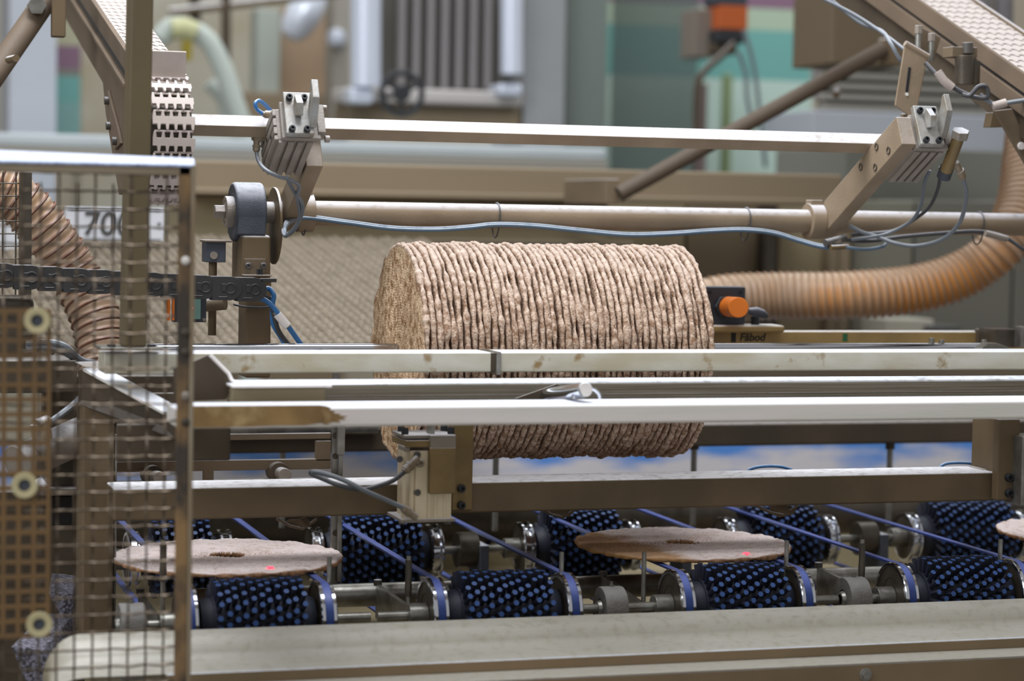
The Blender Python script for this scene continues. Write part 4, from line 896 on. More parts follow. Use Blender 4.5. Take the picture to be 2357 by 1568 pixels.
gro = [(3.95, bz(3.95)-.022), (3.05, bz(3.05)-.022), (3.05, bz(3.05)-.030), (3.95, bz(3.95)-.030)]
MB().prism([V((X0L-.0066, y, z)) for y, z in gro], (.001, 0, 0)).build('groove', 'black', t)
MB().prism([V((X0L-.012, y, z)) for y, z in [(3.95, bz(3.95)-.034), (3.02, bz(3.02)-.034), (3.02, bz(3.02)-.040), (3.95, bz(3.95)-.040)]], (.006, 0, 0)).build('flange', 'plate', t, bev=.001)
mb = MB(); mb.prism([PX(x, y, X0L-.006) for x, y in ((254, 208), (262, 240), (278, 300), (284, 330), (270, 345), (258, 305), (250, 265), (246, 225))], (-.004, 0, 0)); mb.build('patch_plate', 'plate', t, bev=.001, label='curved bolted patch plate')
for px, py in ((250, 232), (254, 290), (268, 325)): q = PX(px, py, X0L-.010); MB().cyl(q, q-V((.006, 0, 0)), .0055, n=14).build('bolt', 'bolt', t, bev=.0006)
t = thing('brace_tube', 'thick brown brace tube slanting down at the top left corner', 'tube', P(0, 200, 3.2))
MB().cyl(P(-60, 240, 3.25), P(112, -10, 3.35), 0.0165, n=28).build('tube_body', 'plate', t, smooth=True)
MB().cyl(P(20, 138, 3.25), P(37, 134, 3.2), .005, n=14).build('thumb_screw', 'brown', t, smooth=True); pbox(120, 152, -40, 85, 3.30, .02).build('end_bracket', 'brown', t, bev=.002)
MB().cyl(P(85, 12, 3.32), P(85, 12, 3.30), .014, n=6).build('end_nut', 'steel', t, bev=.001)

# right conveyor
Ya, Yb = 2.90, 2.90*(2357+462)/(2080+462)
a = P(2357, 166, Ya); b = P(2080, 0, Yb); X0R = a.x; slr = math.atan2(b.z-a.z, Yb-Ya)
zr_ = lambda Y: a.z+(Y-Ya)*math.tan(slr)
X1R = X0R+.092
t = thing('link_conveyor', 'cream link-belt conveyor at the upper right, sloping down out of the picture', 'conveyor', (X0R, Ya, zr_(2.3)-.1))
path = [(3.75-k*.05, zr_(3.75-k*.05)) for k in range(30)]
conveyor(t, X0R, X1R, path, .0262, 6, nmax=52)
def band(z0, z1, dx, name, m, th_=.006, y0=2.3, y1=3.8): MB().prism([V((X0R+dx, y, z)) for y, z in ((y0, zr_(y0)-z0), (y1, zr_(y1)-z0), (y1, zr_(y1)-z1), (y0, zr_(y0)-z1))], (th_, 0, 0)).build(name, m, t, bev=.0008)
band(-.001, .026, -.006, 'side_plate', 'plate'); band(.026, .034, -.002, 'groove', 'black'); band(.032, .058, -.007, 'side_plate', 'plate'); band(.058, .095, .002, 'lower_plate', 'dkbrown', .05)
band(-.004, .03, .094, 'side_plate', 'tan')
q = V((X0R+.046, 3.30, zr_(3.30)+.022)); MB().box(q, (.066, .004, .05)).build('cleat', 'tan_arm', t, bev=.001)
# bent slotted bracket on conveyor
t = thing('slotted_bracket', 'bent beige bracket with a long slot hanging from the right conveyor', 'bracket', P(2090, 290, 2.98))
Yq = 2.97
slot = [(2099, 148), (2091, 218)]
outer = [(2083, 99), (2136, 130), (2106, 277), (2060, 243)]
mb = MB(); mb.prism([P(x, y, Yq) for x, y in outer], (.001, .005, 0)); mb.build('bracket_plate', 'tan_arm', t, bev=.0015)
MB().bar(P(2094, 155, Yq-.0008), P(2087, 212, Yq-.0008), .0042, .0008, (0, -1, 0)).build('slot', 'black', t, bev=.0002); q = P(2087, 217, Yq); MB().cyl(q, q-V((0, .0012, 0)), .0025, n=12).build('slot_screw', 'rail_white', t)
MB().tube([P(2083, 100, Yq+.002), P(2136, 131, Yq+.002)], .0045, 12).build('fold', 'tan_arm', t, smooth=True)
mb = MB(); mb.prism([P(x, y, Yq+.03) for x, y in ((2116, 60), (2166, 86), (2150, 140), (2132, 128), (2108, 110))], (.0, .004, 0)); mb.build('rear_tab', 'tan', t, bev=.001)
for px, py in ((2114, 78), (2144, 96)):
    q = P(px, py, Yq+.015); MB().cyl(q, q+V((0, 0, .012)), .006, n=6).build('hex_bolt', 'alu', t, bev=.0008); MB().cyl(q-V((0, 0, .028)), q, .0042, n=12).build('bolt_shank', 'steel', t)
t = thing('limit_switch', 'upright round switch with a square cap on the side of the right conveyor', 'switch', P(2228, 200, 2.92))
MB().cyl(P(2220, 195, 2.93), P(2220, 128, 2.93), .0135, n=24).build('switch_body', 'dsteel', t, bev=.001); MB().cyl(P(2236, 195, 2.935), P(2238, 140, 2.935), .0115, n=24).build('switch_body', 'dsteel', t, bev=.001)
MB().cyl(P(2227, 124, 2.93), P(2227, 98, 2.93), .0078, n=20).build('plunger', 'bolt', t, bev=.001); pbox(2192, 2250, 108, 132, 2.93, .03).build('cap', 'tan', t, bev=.001)
for keys, m, r, lab in ([(1890, -20, 3.1), (1940, 22, 3.08), (1985, 55, 3.06), (2030, 72, 3.04), (2050, 100, 3.0), (2068, 132, 2.99), (2080, 148, 2.99)], 'hose_grey', .003, 'grey cable bundle sagging along the right conveyor'), \
    ([(1880, -10, 3.1), (1960, 30, 3.07), (2020, 68, 3.04), (2070, 105, 3.0), (2085, 118, 2.99)], 'hose_grey', .0026, 'thin grey cable stretched under the right conveyor'), \
    ([(2130, 145, 2.95), (2170, 185, 2.93), (2210, 210, 2.92), (2250, 225, 2.91), (2274, 222, 2.90), (2270, 200, 2.90), (2252, 200, 2.90), (2232, 220, 2.905), (2215, 218, 2.91)], 'hose_dark', .0032, 'dark cable looping below the round switch'), \
    ([(2255, 218, 2.91), (2290, 240, 2.90), (2330, 235, 2.89), (2380, 228, 2.88)], 'hose_grey', .0032, 'grey cable leaving the picture at the right below the conveyor'):
    tag(cable('cable', keys, r, m), lab, 'cable', 'cables along the right conveyor')
t = thing('cable_joint', 'dusty pinkish cable joints below the right conveyor', 'connector', P(2180, 200, 2.92))
MB().tube([P(2158, 165, 2.925), P(2172, 185, 2.922), P(2192, 202, 2.92)], .0062, 12).build('joint_body', 'cream', t, smooth=True); MB().tube([P(2285, 245, 2.90), P(2316, 236, 2.895)], .006, 12).build('joint_body', 'cream', t, smooth=True)
t = thing('support_bracket', 'brown slanted support bracket under the right conveyor at the picture edge', 'bracket', P(2340, 380, 2.90))
mb = MB(); mb.prism([P(x, y, 2.91) for x, y in ((2290, 255), (2330, 250), (2400, 400), (2400, 440), (2340, 340))], (0, .008, 0)); mb.build('bracket_arm', 'tan', t, bev=.001)
mb = MB(); mb.prism([P(x, y, 2.93) for x, y in ((2285, 258), (2306, 280), (2308, 293), (2278, 293))], (0, .02, 0)); mb.build('corner_gusset', 'brown', t, bev=.001)
q = P(2349, 336, 2.91); MB().cyl(q, q-V((0, .004, 0)), .0055, n=14).build('bolt', 'rail_white', t, bev=.0006)
t = thing('hanger_strap', 'brown strap behind the top bar reaching down from the slotted bracket', 'strap', P(2090, 310, 3.01)); pbox(2078, 2106, 262, 300, 3.0, .008).build('strap_plate', 'brown', t, bev=.001)

# ================================================================== MESH GUARD (front left)
YG = 2.40
def G(px, py, dy=0): return P(px, py, YG+dy)
t = thing('mesh_guard', 'woven wire guard in a mottled brown frame at the left foreground', 'guard', G(430, 1568))
pz = 40.85/F_PX*YG*.985
px_w = pz*1.0
xs = [G(382, 700).x - k*(G(382, 700).x-G(341.2, 700).x) for k in range(12)]
z_t = G(400, 403).z; dz = (G(400, 403).z-G(400, 1568).z)/(1568-403)*40.2
z_low = G(400, 1640).z; nz = int((z_t-z_low)/dz)
x_l, x_r = xs[-1]-.02, G(418, 700).x
proto = None
for k, x in enumerate(xs):
    if proto is None:
        pts = []; steps = nz*4
        for j in range(steps+1): pts.append(V((x, YG + .0018*math.cos(math.pi*j/4), z_t+.008 - j*dz/4)))
        proto = MB().tube(pts, .00135, 6).build('wire', 'galv', t, smooth=True); px0 = x
    else:
        o = proto.copy(); COL.objects.link(o); o.location = V(proto.location) + V((x-px0, 0, -dz*(k % 2))); 
hp = None; pitchx = xs[0]-xs[1]
for k in range(nz+1):
    z = z_t - k*dz
    if hp is None:
        pts = []; steps = (len(xs)+1)*4
        for j in range(steps): pts.append(V((x_r - j*pitchx/4, YG - .0018*math.cos(math.pi*(j-3.5)/4), z + .0004*math.sin(j))))
        hp = MB().tube(pts, .00135, 6).build('wire', 'galv', t, smooth=True); z00 = z
    else:
        o = hp.copy(); COL.objects.link(o); o.location = V(hp.location) + V(((pitchx if k % 2 else 0) - (pitchx if k % 2 else 0)*1.0, .0, z-z00))
xe = G(443, 900).x; zb_g = z_low
MB().span((G(405, 900).x, YG-.006, zb_g), (G(433, 900).x, YG-.002, G(400, 380).z)).build('frame_side', 'guard', t, bev=.001)
MB().span((G(433, 900).x, YG-.008, zb_g), (xe, YG+.028, G(400, 378).z)).build('frame_edge', 'guard_pale', t, bev=.001, label='pale edge of the frame')
MB().span((x_l, YG-.006, G(400, 404).z), (xe, YG-.002, G(400, 380).z)).build('frame_top', 'guard_pale', t, bev=.001)
mb = MB(); za = G(300, 376).z; xg = G(446, 376).x; a1 = P(-60, 342, YG+.06); a2 = P(446, 364, YG+.06); mb.add([(x_l, YG-.008, za), (xg, YG-.008, za), a2, (x_l, a1.y, a1.z), (x_l, YG-.008, za-.003), (xg, YG-.008, za-.003), a2-V((0, 0, .003)), (x_l, a1.y, a1.z-.003)], [(0, 1, 2, 3), (4, 7, 6, 5), (0, 4, 5, 1), (1, 5, 6, 2), (2, 6, 7, 3), (3, 7, 4, 0)]); mb.build('top_flange', mat('floured_flange', (190, 204, 236), .6, 0, (120, 132, 170), 180, dust_or_glint=(214, 220, 240), dust_or_glint_amt=.7), t, bev=.0008, label='flour-dusted top flange')
for py, c in ((600, 'rail_white'), (766, 'dsteel'), (811, 'dsteel'), (912, 'alu'), (972, 'dsteel')):
    q = G(427, py, -.006); MB().lathe([(0, .0046), (.002, .0044), (.003, .003), (.003, .0001)], q, (0, -1, 0), 14).build('rivet', c, t, smooth=True)
q = G(345, 598, -.006)
# perforated sheet with washers
t = thing('perforated_sheet', 'brown sheet of square holes at the far left, with three cream washers', 'sheet', P(60, 1465, 2.37))
mb = MB(); Yp = 2.375
for px in (-64, -28, 9, 44, 79, 112): mb.span((P(px-5, 1000, Yp).x, Yp, P(60, 1466, Yp).z), (P(px+5, 1000, Yp).x, Yp+.002, P(60, 712, Yp).z))
k = 0
while 716+34.0*k < 1466:
    py = 716+34.0*k; mb.span((P(-70, py, Yp).x, Yp+.0001, P(60, py+5, Yp).z), (P(116, py, Yp).x, Yp+.0019, P(60, py-5, Yp).z)); k += 1
mb.build('hole_grid', 'perf', t)
for px, py in ((85, 738), (56, 1117), (90, 1437)):
    q = P(px, py, Yp-.001); wa = MB().lathe([(0, .0062), (0, .0128), (.002, .0133), (.004, .0128), (.0035, .0066), (.0, .0062)], q, (0, -1, 0), 32).build('washer', 'washer', t, smooth=True, label='cream round washer')
    MB().lathe([(0, .0062), (.0015, .0058), (.0015, .0001)], q, (0, -1, 0), 20).build('washer_screw', 'blueiron', wa, smooth=True)

# ================================================================== THINGS BEHIND THE GUARD
t = thing('guard_column', 'brown square column behind the mesh guard at the lower left', 'post', (P(220, 1440, 2.86).x, 2.86, P(220, 1480, 2.86).z))
pbox(190, 262, 905, 1500, 2.86, .07).build('column_tube', 'brown', t, bev=.003)
pbox(262, 268, 1000, 1500, 2.88, .01).build('edge_strip', 'steel', t, bev=.001)
t = thing('slanted_channel', 'slanted folded channel with a white top behind the mesh guard', 'channel', P(280, 960, 2.8))
a, b = P(215, 850, 2.84), P(402, 950, 2.66)
MB().bar(a, b, .030, .004, (0, 0, 1)).build('channel_top', 'rail_white', t, bev=.0008)
MB().prism([P(180, 850, 2.845), P(240, 856, 2.84), P(405, 975, 2.655), P(405, 1010, 2.655), P(300, 985, 2.75), P(180, 930, 2.845)], (.003, .001, 0)).build('channel_side', 'dkbrown', t)
MB().prism([P(172, 834, 2.85), P(236, 832, 2.85), P(236, 862, 2.85)], (0, .004, 0)).build('end_tab', 'rail_white', t)
o = pbox(100, 420, 866, 1052, 3.0, .03).build('lower_housing', 'dkbrown', bev=.002); tag(o, 'broad dark brown panel behind the slanted channel and the wires', 'panel')
o = pbox(-80, 196, 1132, 1750, 3.14, .06).build('lower_housing', 'dkbrown', bev=.002); tag(o, 'dark brown panel low at the left, behind the perforated sheet and wires', 'panel')
o = pbox(0, 178, 830, 905, 2.90, .09).build('housing_box', 'dkbrown', bev=.002); tag(o, 'dark brown housing behind the perforated sheet', 'machine housing')
o = pbox(266, 420, 905, 985, 2.88, .01).build('dark_plate', 'dkbrown', bev=.002); tag(o, 'dark plate behind the wires, below the slanted channel', 'plate')
o = cable('air_tube', [(98, 985, 2.88), (130, 962, 2.88), (165, 935, 2.9), (195, 905, 2.93)], .0042, 'hose_grey'); tag(o, 'blue-grey tube rising behind the perforated sheet edge', 'hose')
t = thing('air_valve', 'dusty valve elbow behind the perforated sheet', 'valve', P(95, 1020, 2.88)); MB().cyl(P(92, 975, 2.88), P(98, 1012, 2.88), .0125, n=20).build('valve_body', 'fitting', t, bev=.001); MB().cyl(P(84, 978, 2.87), P(112, 968, 2.88), .007, n=16).build('valve_neck', 'fitting', t)
t = thing('air_cylinder', 'pale round cylinder slanting up behind the mesh guard', 'cylinder', P(120, 1060, 2.95)); MB().cyl(P(60, 1060, 2.95), P(190, 1000, 3.0), .024, n=28).build('barrel', 'alu', t, bev=.001); MB().cyl(P(40, 1072, 2.94), P(66, 1058, 2.95), .0265, n=28).build('end_cap', 'alu', t, bev=.002)
for i, dy in enumerate((0, 14)):
    o = cable('air_tube', [(60, 790+dy, 2.9), (110, 788+dy, 2.9), (150, 798+dy, 2.9), (185, 828+dy*.4, 2.92), (215, 834, 2.95)], .0042, 'hose_grey' if i == 0 else 'hose_dark'); tag(o, ('upper grey' if i == 0 else 'lower dark') + ' tube arching behind the perforated sheet', 'hose')
o = pbox(-60, 80, 680, 830, 2.97, .03).build('rounded_housing', 'dsteel', bev=.012, seg=4); tag(o, 'rounded grey housing at the left edge behind the perforated sheet', 'machine housing')
o = pbox(115, 190, 1040, 1130, 3.0, .1).build('grey_box', 'dsteel', bev=.003); tag(o, 'grey box behind the guard, left of the square column', 'box')
o = pbox(60, 195, 1125, 1142, 2.98, .12).build('floured_ledge', 'alu', bev=.002); tag(o, 'floured ledge left of the square column', 'ledge')
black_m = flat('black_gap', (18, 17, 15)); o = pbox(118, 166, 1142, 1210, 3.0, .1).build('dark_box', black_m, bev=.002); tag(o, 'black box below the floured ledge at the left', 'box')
fl_m = mat('flour_heap', (132, 130, 144), .9, 0, (66, 62, 66), 260, contrast=(.42, .58), bump=.8, bscale=300)
mb = MB(); mb.prism([P(x, y, 2.75) for x, y in ((25, 1488), (100, 1494), (150, 1600), (70, 1600))], (.06, .22, .0)); o = mb.build('floured_step', fl_m, bev=.002); tag(o, 'flour-strewn step at the bottom left corner', 'ledge')
mb = MB(); mb.prism([P(x, y, 2.95) for x, y in ((110, 1362), (170, 1368), (175, 1450), (140, 1420))], (.02, .15, 0)); o = mb.build('floured_step', fl_m, bev=.002); tag(o, 'flour-strewn plate behind the lowest cream washer', 'ledge')
# rear thin mesh + grey post upper-left
t = thing('rear_mesh', 'fine wire mesh panel with a grey post at the far left', 'guard', P(40, 640, 3.12))
pbox(46, 73, 396, 700, 3.10, .02).build('mesh_post', 'dsteel', t, bev=.001)
for px in (-20, 7, 37): a, b = P(px, 396, 3.11), P(px, 690, 3.11); MB().cyl((a.x, 3.11, b.z), (a.x, 3.11, a.z), .0011, n=6).build('thin_wire', 'dsteel', t)
for k in range(8): py = 422+29*k; MB().cyl(P(-40, py, 3.11), P(46, py, 3.11), .0011, n=6).build('thin_wire', 'dsteel', t)

# ================================================================== DUCT HOSES
def duct(label, keys, r, wall, rib, pitch, wire, n_=26, nn=14):
    pts = curve_pts(keys, nn); L = [0]
    for i in range(1, len(pts)): L.append(L[-1]+(pts[i]-pts[i-1]).length)
    t = thing('duct_hose', label, 'duct hose', min(pts, key=lambda p: p.z)-V((0, 0, r)))
    # resample
    step = pitch/6; N_ = int(L[-1]/step); rs = []; j = 0
    for k in range(N_+1):
        s_ = k*step
        while j < len(L)-2 and L[j+1] < s_: j += 1
        u = (s_-L[j])/max(1e-9, L[j+1]-L[j]); rs.append(pts[j].lerp(pts[j+1], u))
    MB().tube(rs, lambda i: r*(1-.035*(1+math.cos(2*math.pi*i/6))), n_).build('hose_wall', wall, t, smooth=True)
    # helix wire
    t0 = (rs[1]-rs[0]).normalized(); nr = t0.orthogonal().normalized(); hp_ = []; sub = 3
    for i in range(len(rs)-1):
        d = (rs[min(i+1, len(rs)-1)]-rs[max(i-1, 0)]).normalized(); nr = (nr-d*nr.dot(d)).normalized(); b = d.cross(nr)
        for q in range(sub):
            u = q/sub; an = 2*math.pi*(i+u)/6; c = rs[i].lerp(rs[i+1], u); hp_.append(c+(nr*math.cos(an)+b*math.sin(an))*(r*1.0))
    MB().tube(hp_, wire, 5).build('spiral_rib', rib, t, smooth=True)
    return t
duct('ribbed duct hose with brown spiral coming down behind the mesh guard', [P(-60, 400, 3.22), P(40, 460, 3.22), P(110, 540, 3.22), P(170, 630, 3.22), P(215, 720, 3.20), P(235, 800, 3.18), P(240, 870, 3.16)], .0345, 'duct', 'duct_rib', .0145, .0022)
duct('amber ribbed duct hose sweeping behind the orange-capped sensor and up to the right', [P(1560, 720, 3.72), P(1650, 690, 3.70), P(1780, 682, 3.68), P(1950, 680, 3.62), P(2110, 665, 3.6), P(2230, 625, 3.58), P(2310, 560, 3.56), P(2350, 470, 3.6), P(2362, 380, 3.65), P(2375, 250, 3.7)], .0415, 'duct_o', 'duct_rib_o', .0130, .0022)

# ================================================================== BACKGROUND (out of focus)
def bg(name, lab, cat, x0, x1, y0, y1, Y, d, m, bev=.004, group=None):
    o = pbox(x0, x1, y0, y1, Y, d).build(name, m, bev=bev); return tag(o, lab, cat, group)
beige = flat('beige_painted_steel', (132, 117, 94), c2=(124, 109, 87)); beige2 = flat('dark_beige_steel', (112, 99, 80), c2=(104, 92, 74))
t = thing('long_housing', 'long beige steel housing across the middle distance behind the pivot tube', 'machine housing', P(1200, 560, 4.2))
pbox(430, 1940, 385, 452, 4.20, .30).build('upper_box', beige, t, bev=.006); pbox(430, 1400, 458, 555, 4.24, .25).build('lower_box', 'panelolive', t, bev=.004)
pbox(430, 1940, 445, 462, 4.17, .30).build('lip', beige, t, bev=.004); pbox(430, 1460, 548, 560, 4.16, .1).build('lower_lip', beige2, t, bev=.003)
t = thing('rear_cabinet', 'row of beige cabinet panels below the pivot tube at the right', 'cabinet', P(1700, 760, 4.6))
cols = [(1390, 1576, 'panelolive'), (1582, 1755, beige), (1790, 1905, 'panelolive'), (1960, 2100, flat('grey_green_panel', (118, 116, 102))), (2106, 2330, flat('grey_panel_dim', (104, 102, 92))), (2336, 2480, flat('grey_panel_dim2', (100, 98, 88)))]
for x0, x1, m in cols: pbox(x0, x1, 462, 800, 4.60, .2).build('cabinet_panel', m, t, bev=.004)
for x0, x1 in ((1757, 1788), (1907, 1930), (1932, 1958)): pbox(x0, x1, 455, 800, 4.56, .2).build('cabinet_post', 'dsteel' if x0 == 1757 else beige, t, bev=.004)
pbox(1500, 2500, 788, 1000, 4.35, .2).build('cabinet_base', beige2, t, bev=.004)
bg('grey_cabinet', 'large dim grey cabinet behind the right gripper', 'cabinet', 1945, 2480, 345, 465, 4.85, .4, flat('grey_cabinet_paint', (122, 122, 114)))
bg('white_ledge', 'pale ledge above the grey cabinet at the right', 'ledge', 1870, 2400, 262, 345, 5.2, .3, flat('pale_grey_ledge', (166, 170, 178)))
t = thing('louvre_panel', 'grey louvred panel at the upper right behind the slotted bracket', 'panel', P(2100, 262, 5.3)); lm = flat('louvre_grey', (140, 136, 126))
for k in range(5): pbox(1900, 2340, 150+k*24, 164+k*24, 5.3, .05).build('louvre_slat', lm, t, bev=.004)
pbox(1900, 2340, 145, 266, 5.36, .05).build('panel_back', flat('louvre_shadow', (92, 88, 80)), t)
bg('brown_box', 'dim brown box behind the cables at the upper right', 'box', 1915, 2090, -20, 150, 4.4, .2, flat('dim_brown', (98, 84, 64)))
t = thing('ribbed_duct', 'vertical grey ribbed duct right of the striped wall', 'duct', P(1895, 230, 5.4))
for k in range(16): a = P(1896, -20+k*16, 5.4); MB().lathe([(-.0075, .026), (0, .031), (.0075, .026)], a, (0, 0, 1), 24).build('duct_ring', flat('duct_grey', (124, 120, 122)) if k == 0 else bpy.data.materials['duct_grey'], t, smooth=True)
for k, px in enumerate((2262, 2310)):
    t = thing('ribbed_duct', ('left' if k == 0 else 'right') + ' of the two vertical grey ducts in the top right corner', 'duct', P(px, 100, 4.6), 'vertical ducts top right')
    for j in range(9): a = P(px, -20+j*14, 4.6); MB().lathe([(-.006, .020), (0, .024), (.006, .020)], a, (0, 0, 1), 20).build('duct_ring', bpy.data.materials['duct_grey'], t, smooth=True)
# strut
t = thing('diagonal_strut', 'dark brown round strut rising to the right behind the top bar', 'strut', P(1420, 470, 3.9))
MB().cyl(P(1425, 447, 3.9), P(2035, 112, 3.9), .0145, n=24).build('strut_tube', flat('dark_strut', (88, 74, 60)), t, smooth=True)
pbox(1395, 1425, 412, 470, 3.92, .24).build('foot_clamp', 'tan', t, bev=.002); pbox(2036, 2062, 88, 150, 3.9, .03).build('head_clamp', 'brown', t, bev=.003); MB().cyl(P(1928, 205, 3.9), P(1925, 218, 3.88), .007, n=14).build('strut_screw', 'tan', t)
# white pipe/ledge
t = thing('pale_ledge', 'pale grey-white ledge running across the background below the top bar', 'ledge', P(900, 368, 5.4))
pl = flat('pale_blue_grey', (186, 194, 198), c2=(172, 180, 184)); pbox(-60, 1400, 322, 352, 5.4, .3).build('ledge_face', pl, t, bev=.01); pbox(-60, 1400, 352, 380, 5.36, .3).build('ledge_foot', flat('ledge_foot_grey', (148, 144, 134)), t, bev=.004)
# striped wall (painted stripes as boards)
t = thing('striped_panel', 'wall panel painted in pale green, teal and purple stripes', 'panel', P(1640, 385, 6.6))
sm = [flat('purple_paint', (126, 96, 116)), flat('pale_green_paint', (164, 182, 160)), flat('teal_paint', (106, 162, 156)), flat('mint_paint', (176, 198, 188))]
for (y0, y1, m) in ((-60, 14, sm[0]), (14, 64, sm[1]), (64, 180, sm[2]), (180, 400, sm[3])): pbox(1398, 1868, y0, y1, 6.6, .05).build('stripe', m, t)
t = thing('striped_panel', 'narrow strip of purple and teal wall paint at the left, behind the conveyor', 'panel', P(160, 300, 6.6))
for (y0, y1, m) in ((-60, 105, flat('beige_green_paint', (170, 168, 140))), (105, 158, sm[0]), (158, 175, bpy.data.materials['grey_cabinet_paint']), (175, 236, sm[2]), (236, 325, flat('dim_teal', (120, 160, 156)))): pbox(128, 185, y0, y1, 6.6, .05).build('stripe', m, t)
glass_m = mat('dim_glass', (92, 104, 100), .15, 0, alpha=.55)
bg('glass_door', 'dim glass door standing in front of the left part of the striped wall', 'door', 1398, 1590, -40, 1850, 6.3, .02, glass_m, bev=0)
bg('door_frame', 'dark narrow frame between the glass door and the mint wall', 'frame', 1590, 1612, 190, 1850, 6.2, .04, flat('purple_brown', (106, 92, 88)))
bg('green_pipe', 'thin olive green pipe right of the glass door', 'pipe', 1650, 1668, 170, 1850, 6.4, .03, flat('olive_pipe', (120, 136, 96)))
t = thing('signal_lamp', 'orange and black signal unit hanging in front of the striped wall', 'lamp', P(1680, 130, 5.6))
pbox(1655, 1722, 12, 68, 5.6, .1).build('orange_lens', flat('dull_orange', (176, 84, 30)), t, bev=.004, label='dull orange lens'); pbox(1652, 1722, -40, 12, 5.6, .1).build('black_top', 'sensor', t, bev=.004); pbox(1648, 1715, 68, 100, 5.6, .1).build('black_base', 'black', t, bev=.006); pbox(1640, 1700, 95, 125, 5.62, .08).build('lower_base', 'dkbrown', t, bev=.01)
bg('grey_box', 'brown-grey box left of the orange signal unit', 'box', 1598, 1650, 20, 132, 5.65, .1, flat('warm_grey_box', (122, 112, 102)))
for keys, lab in (([(1712, 70, 5.5), (1730, 130, 5.5), (1742, 200, 5.5), (1748, 260, 5.5), (1762, 385, 5.5)], 'thin dark cable hanging over the teal and mint stripes'), ([(1700, 120, 5.5), (1716, 170, 5.5), (1720, 230, 5.5), (1735, 290, 5.5)], 'thin grey cable beside the orange signal unit')):
    tag(cable('cable', keys, .006, 'hose_grey'), lab, 'cable', 'cables below the signal unit')
o = cable('cable', [(1690, 100, 5.5), (1660, 130, 5.5), (1625, 160, 5.5), (1606, 200, 5.5), (1602, 330, 5.5)], .010, 'dkbrown'); tag(o, 'dark curved pipe under the signal unit', 'pipe')
bg('grey_column', 'smooth grey column left of the glass door', 'column', 1205, 1300, -420, 900, 5.9, .3, flat('grey_column_paint', (150, 152, 154), c2=(138, 140, 140)))
bg('green_cabinet', 'dim grey-green cabinet between the grey column and the striped wall', 'cabinet', 1300, 1396, -420, 900, 6.0, .3, flat('grey_green_paint', (112, 122, 116)))
# silver machine
t = thing('steel_machine', 'stainless machine with two bright rounded columns and dark vertical bars', 'machine', P(1000, 300, 5.8))
wh = mat('bright_steel_column', (214, 220, 234), .3, .3)
MB().cyl(P(842, 200, 5.8), P(842, -60, 5.8), .036*1.1, n=28).build('column', wh, t, smooth=True); MB().cyl(P(1178, 170, 5.8), P(1178, -60, 5.8), .030, n=28).build('column', wh, t, smooth=True)
pbox(878, 1152, -60, 210, 6.0, .1).build('dark_back', flat('machine_dark', (84, 80, 74)), t)
for k in range(7): pbox(920+k*33, 934+k*33, -60, 205, 5.96, .03).build('grille_bar', flat('grille_grey', (134, 130, 130)) if k == 0 else bpy.data.materials['grille_grey'], t, bev=.003)
pbox(800, 1205, 205, 240, 5.85, .2).build('base_top', flat('machine_base_pale', (186, 180, 176)), t, bev=.01); pbox(806, 1200, 240, 300, 5.9, .2).build('base_body', beige, t, bev=.01)
pbox(1148, 1205, 192, 222, 5.8, .1).build('foot_block', wh, t, bev=.012); pbox(805, 862, 200, 240, 5.78, .1).build('foot_block', wh, t, bev=.012)
t = thing('hand_wheel', 'black hand wheel on the front of the stainless machine', 'wheel', P(925, 270, 5.6))
c = P(925, 215, 5.6); pts = [c+V((.052*math.cos(a), 0, .052*math.sin(a))) for a in [2*math.pi*k/28 for k in range(29)]]; MB().tube(pts, .008, 10).build('rim', 'black', t, smooth=True)
for k in range(3): a = k*2.09+.5; MB().cyl(c, c+V((.052*math.cos(a), 0, .052*math.sin(a))), .006, n=10).build('spoke', 'black', t)
MB().cyl(c+V((0, .02, 0)), c-V((0, .015, 0)), .020, n=20).build('hub', 'black', t, bev=.002); MB().cyl(c+V((0, .17, 0)), c, .008, n=12).build('spindle', 'dsteel', t)
# left background
bg('white_cabinet', 'pale blue-white cabinet at the left behind the brace tube', 'cabinet', 20, 130, -420, 900, 6.2, .3, flat('pale_cabinet', (190, 196, 206), c2=(180, 184, 192)))
bg('far_panel', 'beige and grey far machine panel at the top left', 'panel', 185, 640, -420, 900, 7.6, .2, flat('far_beige_panel', (178, 178, 168), c2=(150, 140, 118)))
bg('tan_panel', 'warm tan upright panel left of the stainless machine', 'panel', 640, 770, 20, 900, 7.0, .2, flat('warm_tan', (164, 142, 118), c2=(142, 118, 94)))
bg('tan_panel', 'dark tan base behind the left gripper', 'panel', 560, 800, 215, 900, 6.8, .2, flat('dark_tan', (140, 122, 98)))
bg('grey_post', 'grey upright post beside the warm tan panel', 'post', 590, 645, 20, 215, 6.9, .1, flat('grey_green_post', (160, 166, 158)))
bg('grey_post', 'grey upright strip just left of the bright left column', 'post', 765, 805, -60, 300, 6.7, .1, flat('warm_grey_post', (150, 144, 134)))
c = P(700, 30, 6.6); tag(MB().lathe([(-.09, .001), (-.08, .03), (-.05, .046), (0, .052), (.05, .046), (.08, .03), (.09, .001)], c, (.6, 0, 1), 28).build('steel_dome', mat('bright_dome', (226, 232, 244), .25, .2), smooth=True), 'bright rounded steel dome at the top, left of the stainless machine', 'dome')
c = P(775, 88, 6.675); tag(MB().lathe([(-.03, .001), (-.02, .024), (0, .03), (.02, .024), (.03, .001)], c, (0, 0, 1), 20).build('steel_dome', wh, smooth=True), 'small pale knob left of the bright left column', 'dome')
t = thing('pipe_frame', 'brown background pipe frame at the top left', 'pipe', P(520, 160, 6.4))
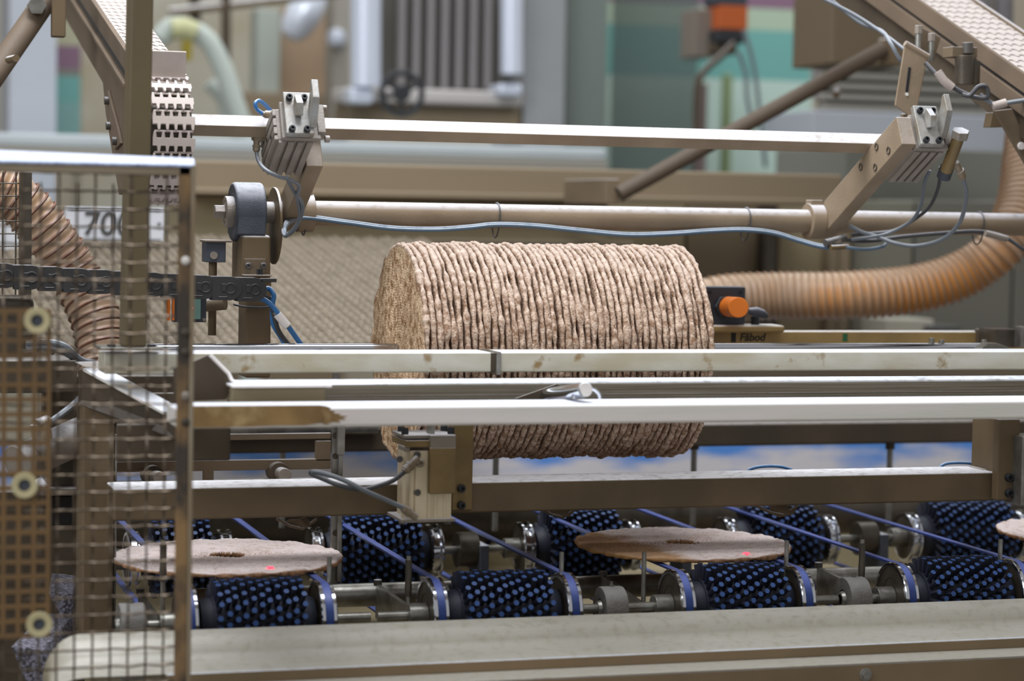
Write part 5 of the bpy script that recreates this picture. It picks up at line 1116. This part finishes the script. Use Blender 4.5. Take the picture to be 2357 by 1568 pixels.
MB().cyl(P(520, 165, 6.4), P(520, -60, 6.4), .014, n=16).build('upright_pipe', 'dkbrown', t, smooth=True); MB().cyl(P(390, 28, 6.4), P(800, -18, 6.4), .011, n=16).build('cross_pipe', 'brown', t, smooth=True); MB().cyl(P(450, 60, 6.42), P(445, -60, 6.42), .016, n=16).build('upright_pipe', 'dkbrown', t, smooth=True)
t = thing('bent_hose', 'pale mint bent hose arching with a yellow band at the upper left', 'hose', P(560, 300, 6.0))
mint = flat('pale_mint_hose', (184, 192, 184)); MB().tube(curve_pts([P(365, 90, 6.0), P(395, 62, 6.0), P(440, 68, 6.0), P(480, 95, 6.0), P(510, 150, 6.0), P(535, 220, 6.0), P(562, 310, 6.0), P(575, 420, 6.0), P(575, 1900, 6.0)]), .026, 16).build('hose_body', mint, t, smooth=True)
MB().tube(curve_pts([P(395, 68, 5.98), P(425, 66, 5.98), P(450, 74, 5.98)]), .027, 16).build('yellow_band', flat('dull_yellow', (186, 186, 140)), t, smooth=True, label='yellow band')
MB().tube(curve_pts([P(480, 190, 6.1), P(515, 230, 6.1), P(530, 310, 6.1)]), .02, 14).build('hose_branch', mint, t, smooth=True); pbox(422, 442, 92, 138, 6.1, .04).build('yellow_tag', flat('strong_yellow', (190, 170, 60)), t, label='yellow tag')
# nameplate
t = thing('number_plate', 'white number plate reading 700 behind the mesh guard', 'sign', (P(280, 555, 4.0).x, 4.0, P(280, 556, 4.0).z))
pbox(150, 378, 478, 555, 4.0, .01).build('plate', 'sign', t, bev=.002); pbox(158, 370, 482, 484, 3.9985, .001).build('border_line', 'hose_grey', t); pbox(158, 370, 549, 551, 3.9985, .001).build('border_line', 'hose_grey', t)
text('700', P(188, 540, 3.998), .058, 'hose_dark', t, shear=.1)
q = P(366, 516, 3.998); MB().cyl(q, q-V((0, .001, 0)), .003, n=12).build('plate_screw', 'bolt', t)
o = pbox(-60, 60, 500, 600, 4.0, .01).build('number_plate', 'sign', bev=.002); tag(o, 'white plate behind the fine mesh at the far left edge', 'sign')
bg('small_console', 'pale sloping console box behind the amber duct hose', 'box', 2040, 2150, 735, 784, 4.38, .12, flat('console_pale', (170, 166, 152)))
bg('small_console', 'dark flat box right of the pale console', 'box', 2135, 2215, 750, 784, 4.36, .12, flat('console_dark', (70, 70, 68)))

# ================================================================== TEXTURED MAT BEHIND THE ROW
def rough_mat():
    X_0, X_1 = P(-60, 700, 3.3).x, P(1000, 600, 4.1).x; Y0, Y1 = 3.30, 4.15; Z0, Z1 = P(650, 815, 3.30).z, P(650, 562, 4.15).z
    nx, ny = 560, 200; vs = []; fs = []
    for j in range(ny+1):
        v = j/ny; y = Y0+(Y1-Y0)*v
        for i in range(nx+1):
            x = X_0+(X_1-X_0)*i/nx; a = (x+.04*y)/.0165*2*math.pi; b = y/.030*2*math.pi
            h = .5+.5*math.sin(a+.5*math.sin(b)) + .28*math.sin(b+(math.pi if math.sin(a*.5) > 0 else 0))
            vs.append(V((x, y, Z0+(Z1-Z0)*v+.010*h)))
    for j in range(ny):
        for i in range(nx): k = j*(nx+1)+i; fs.append((k, k+1, k+nx+2, k+nx+1))
    mb = MB(); mb.add(vs, fs); o = mb.build('textured_mat', 'meshbelt', smooth=True)
    md = o.modifiers.new('thick', 'SOLIDIFY'); md.thickness = .006; md.offset = -1
    tag(o, 'sloping grey-beige knobbly conveyor mat left of the crispbread row', 'mat')
rough_mat()
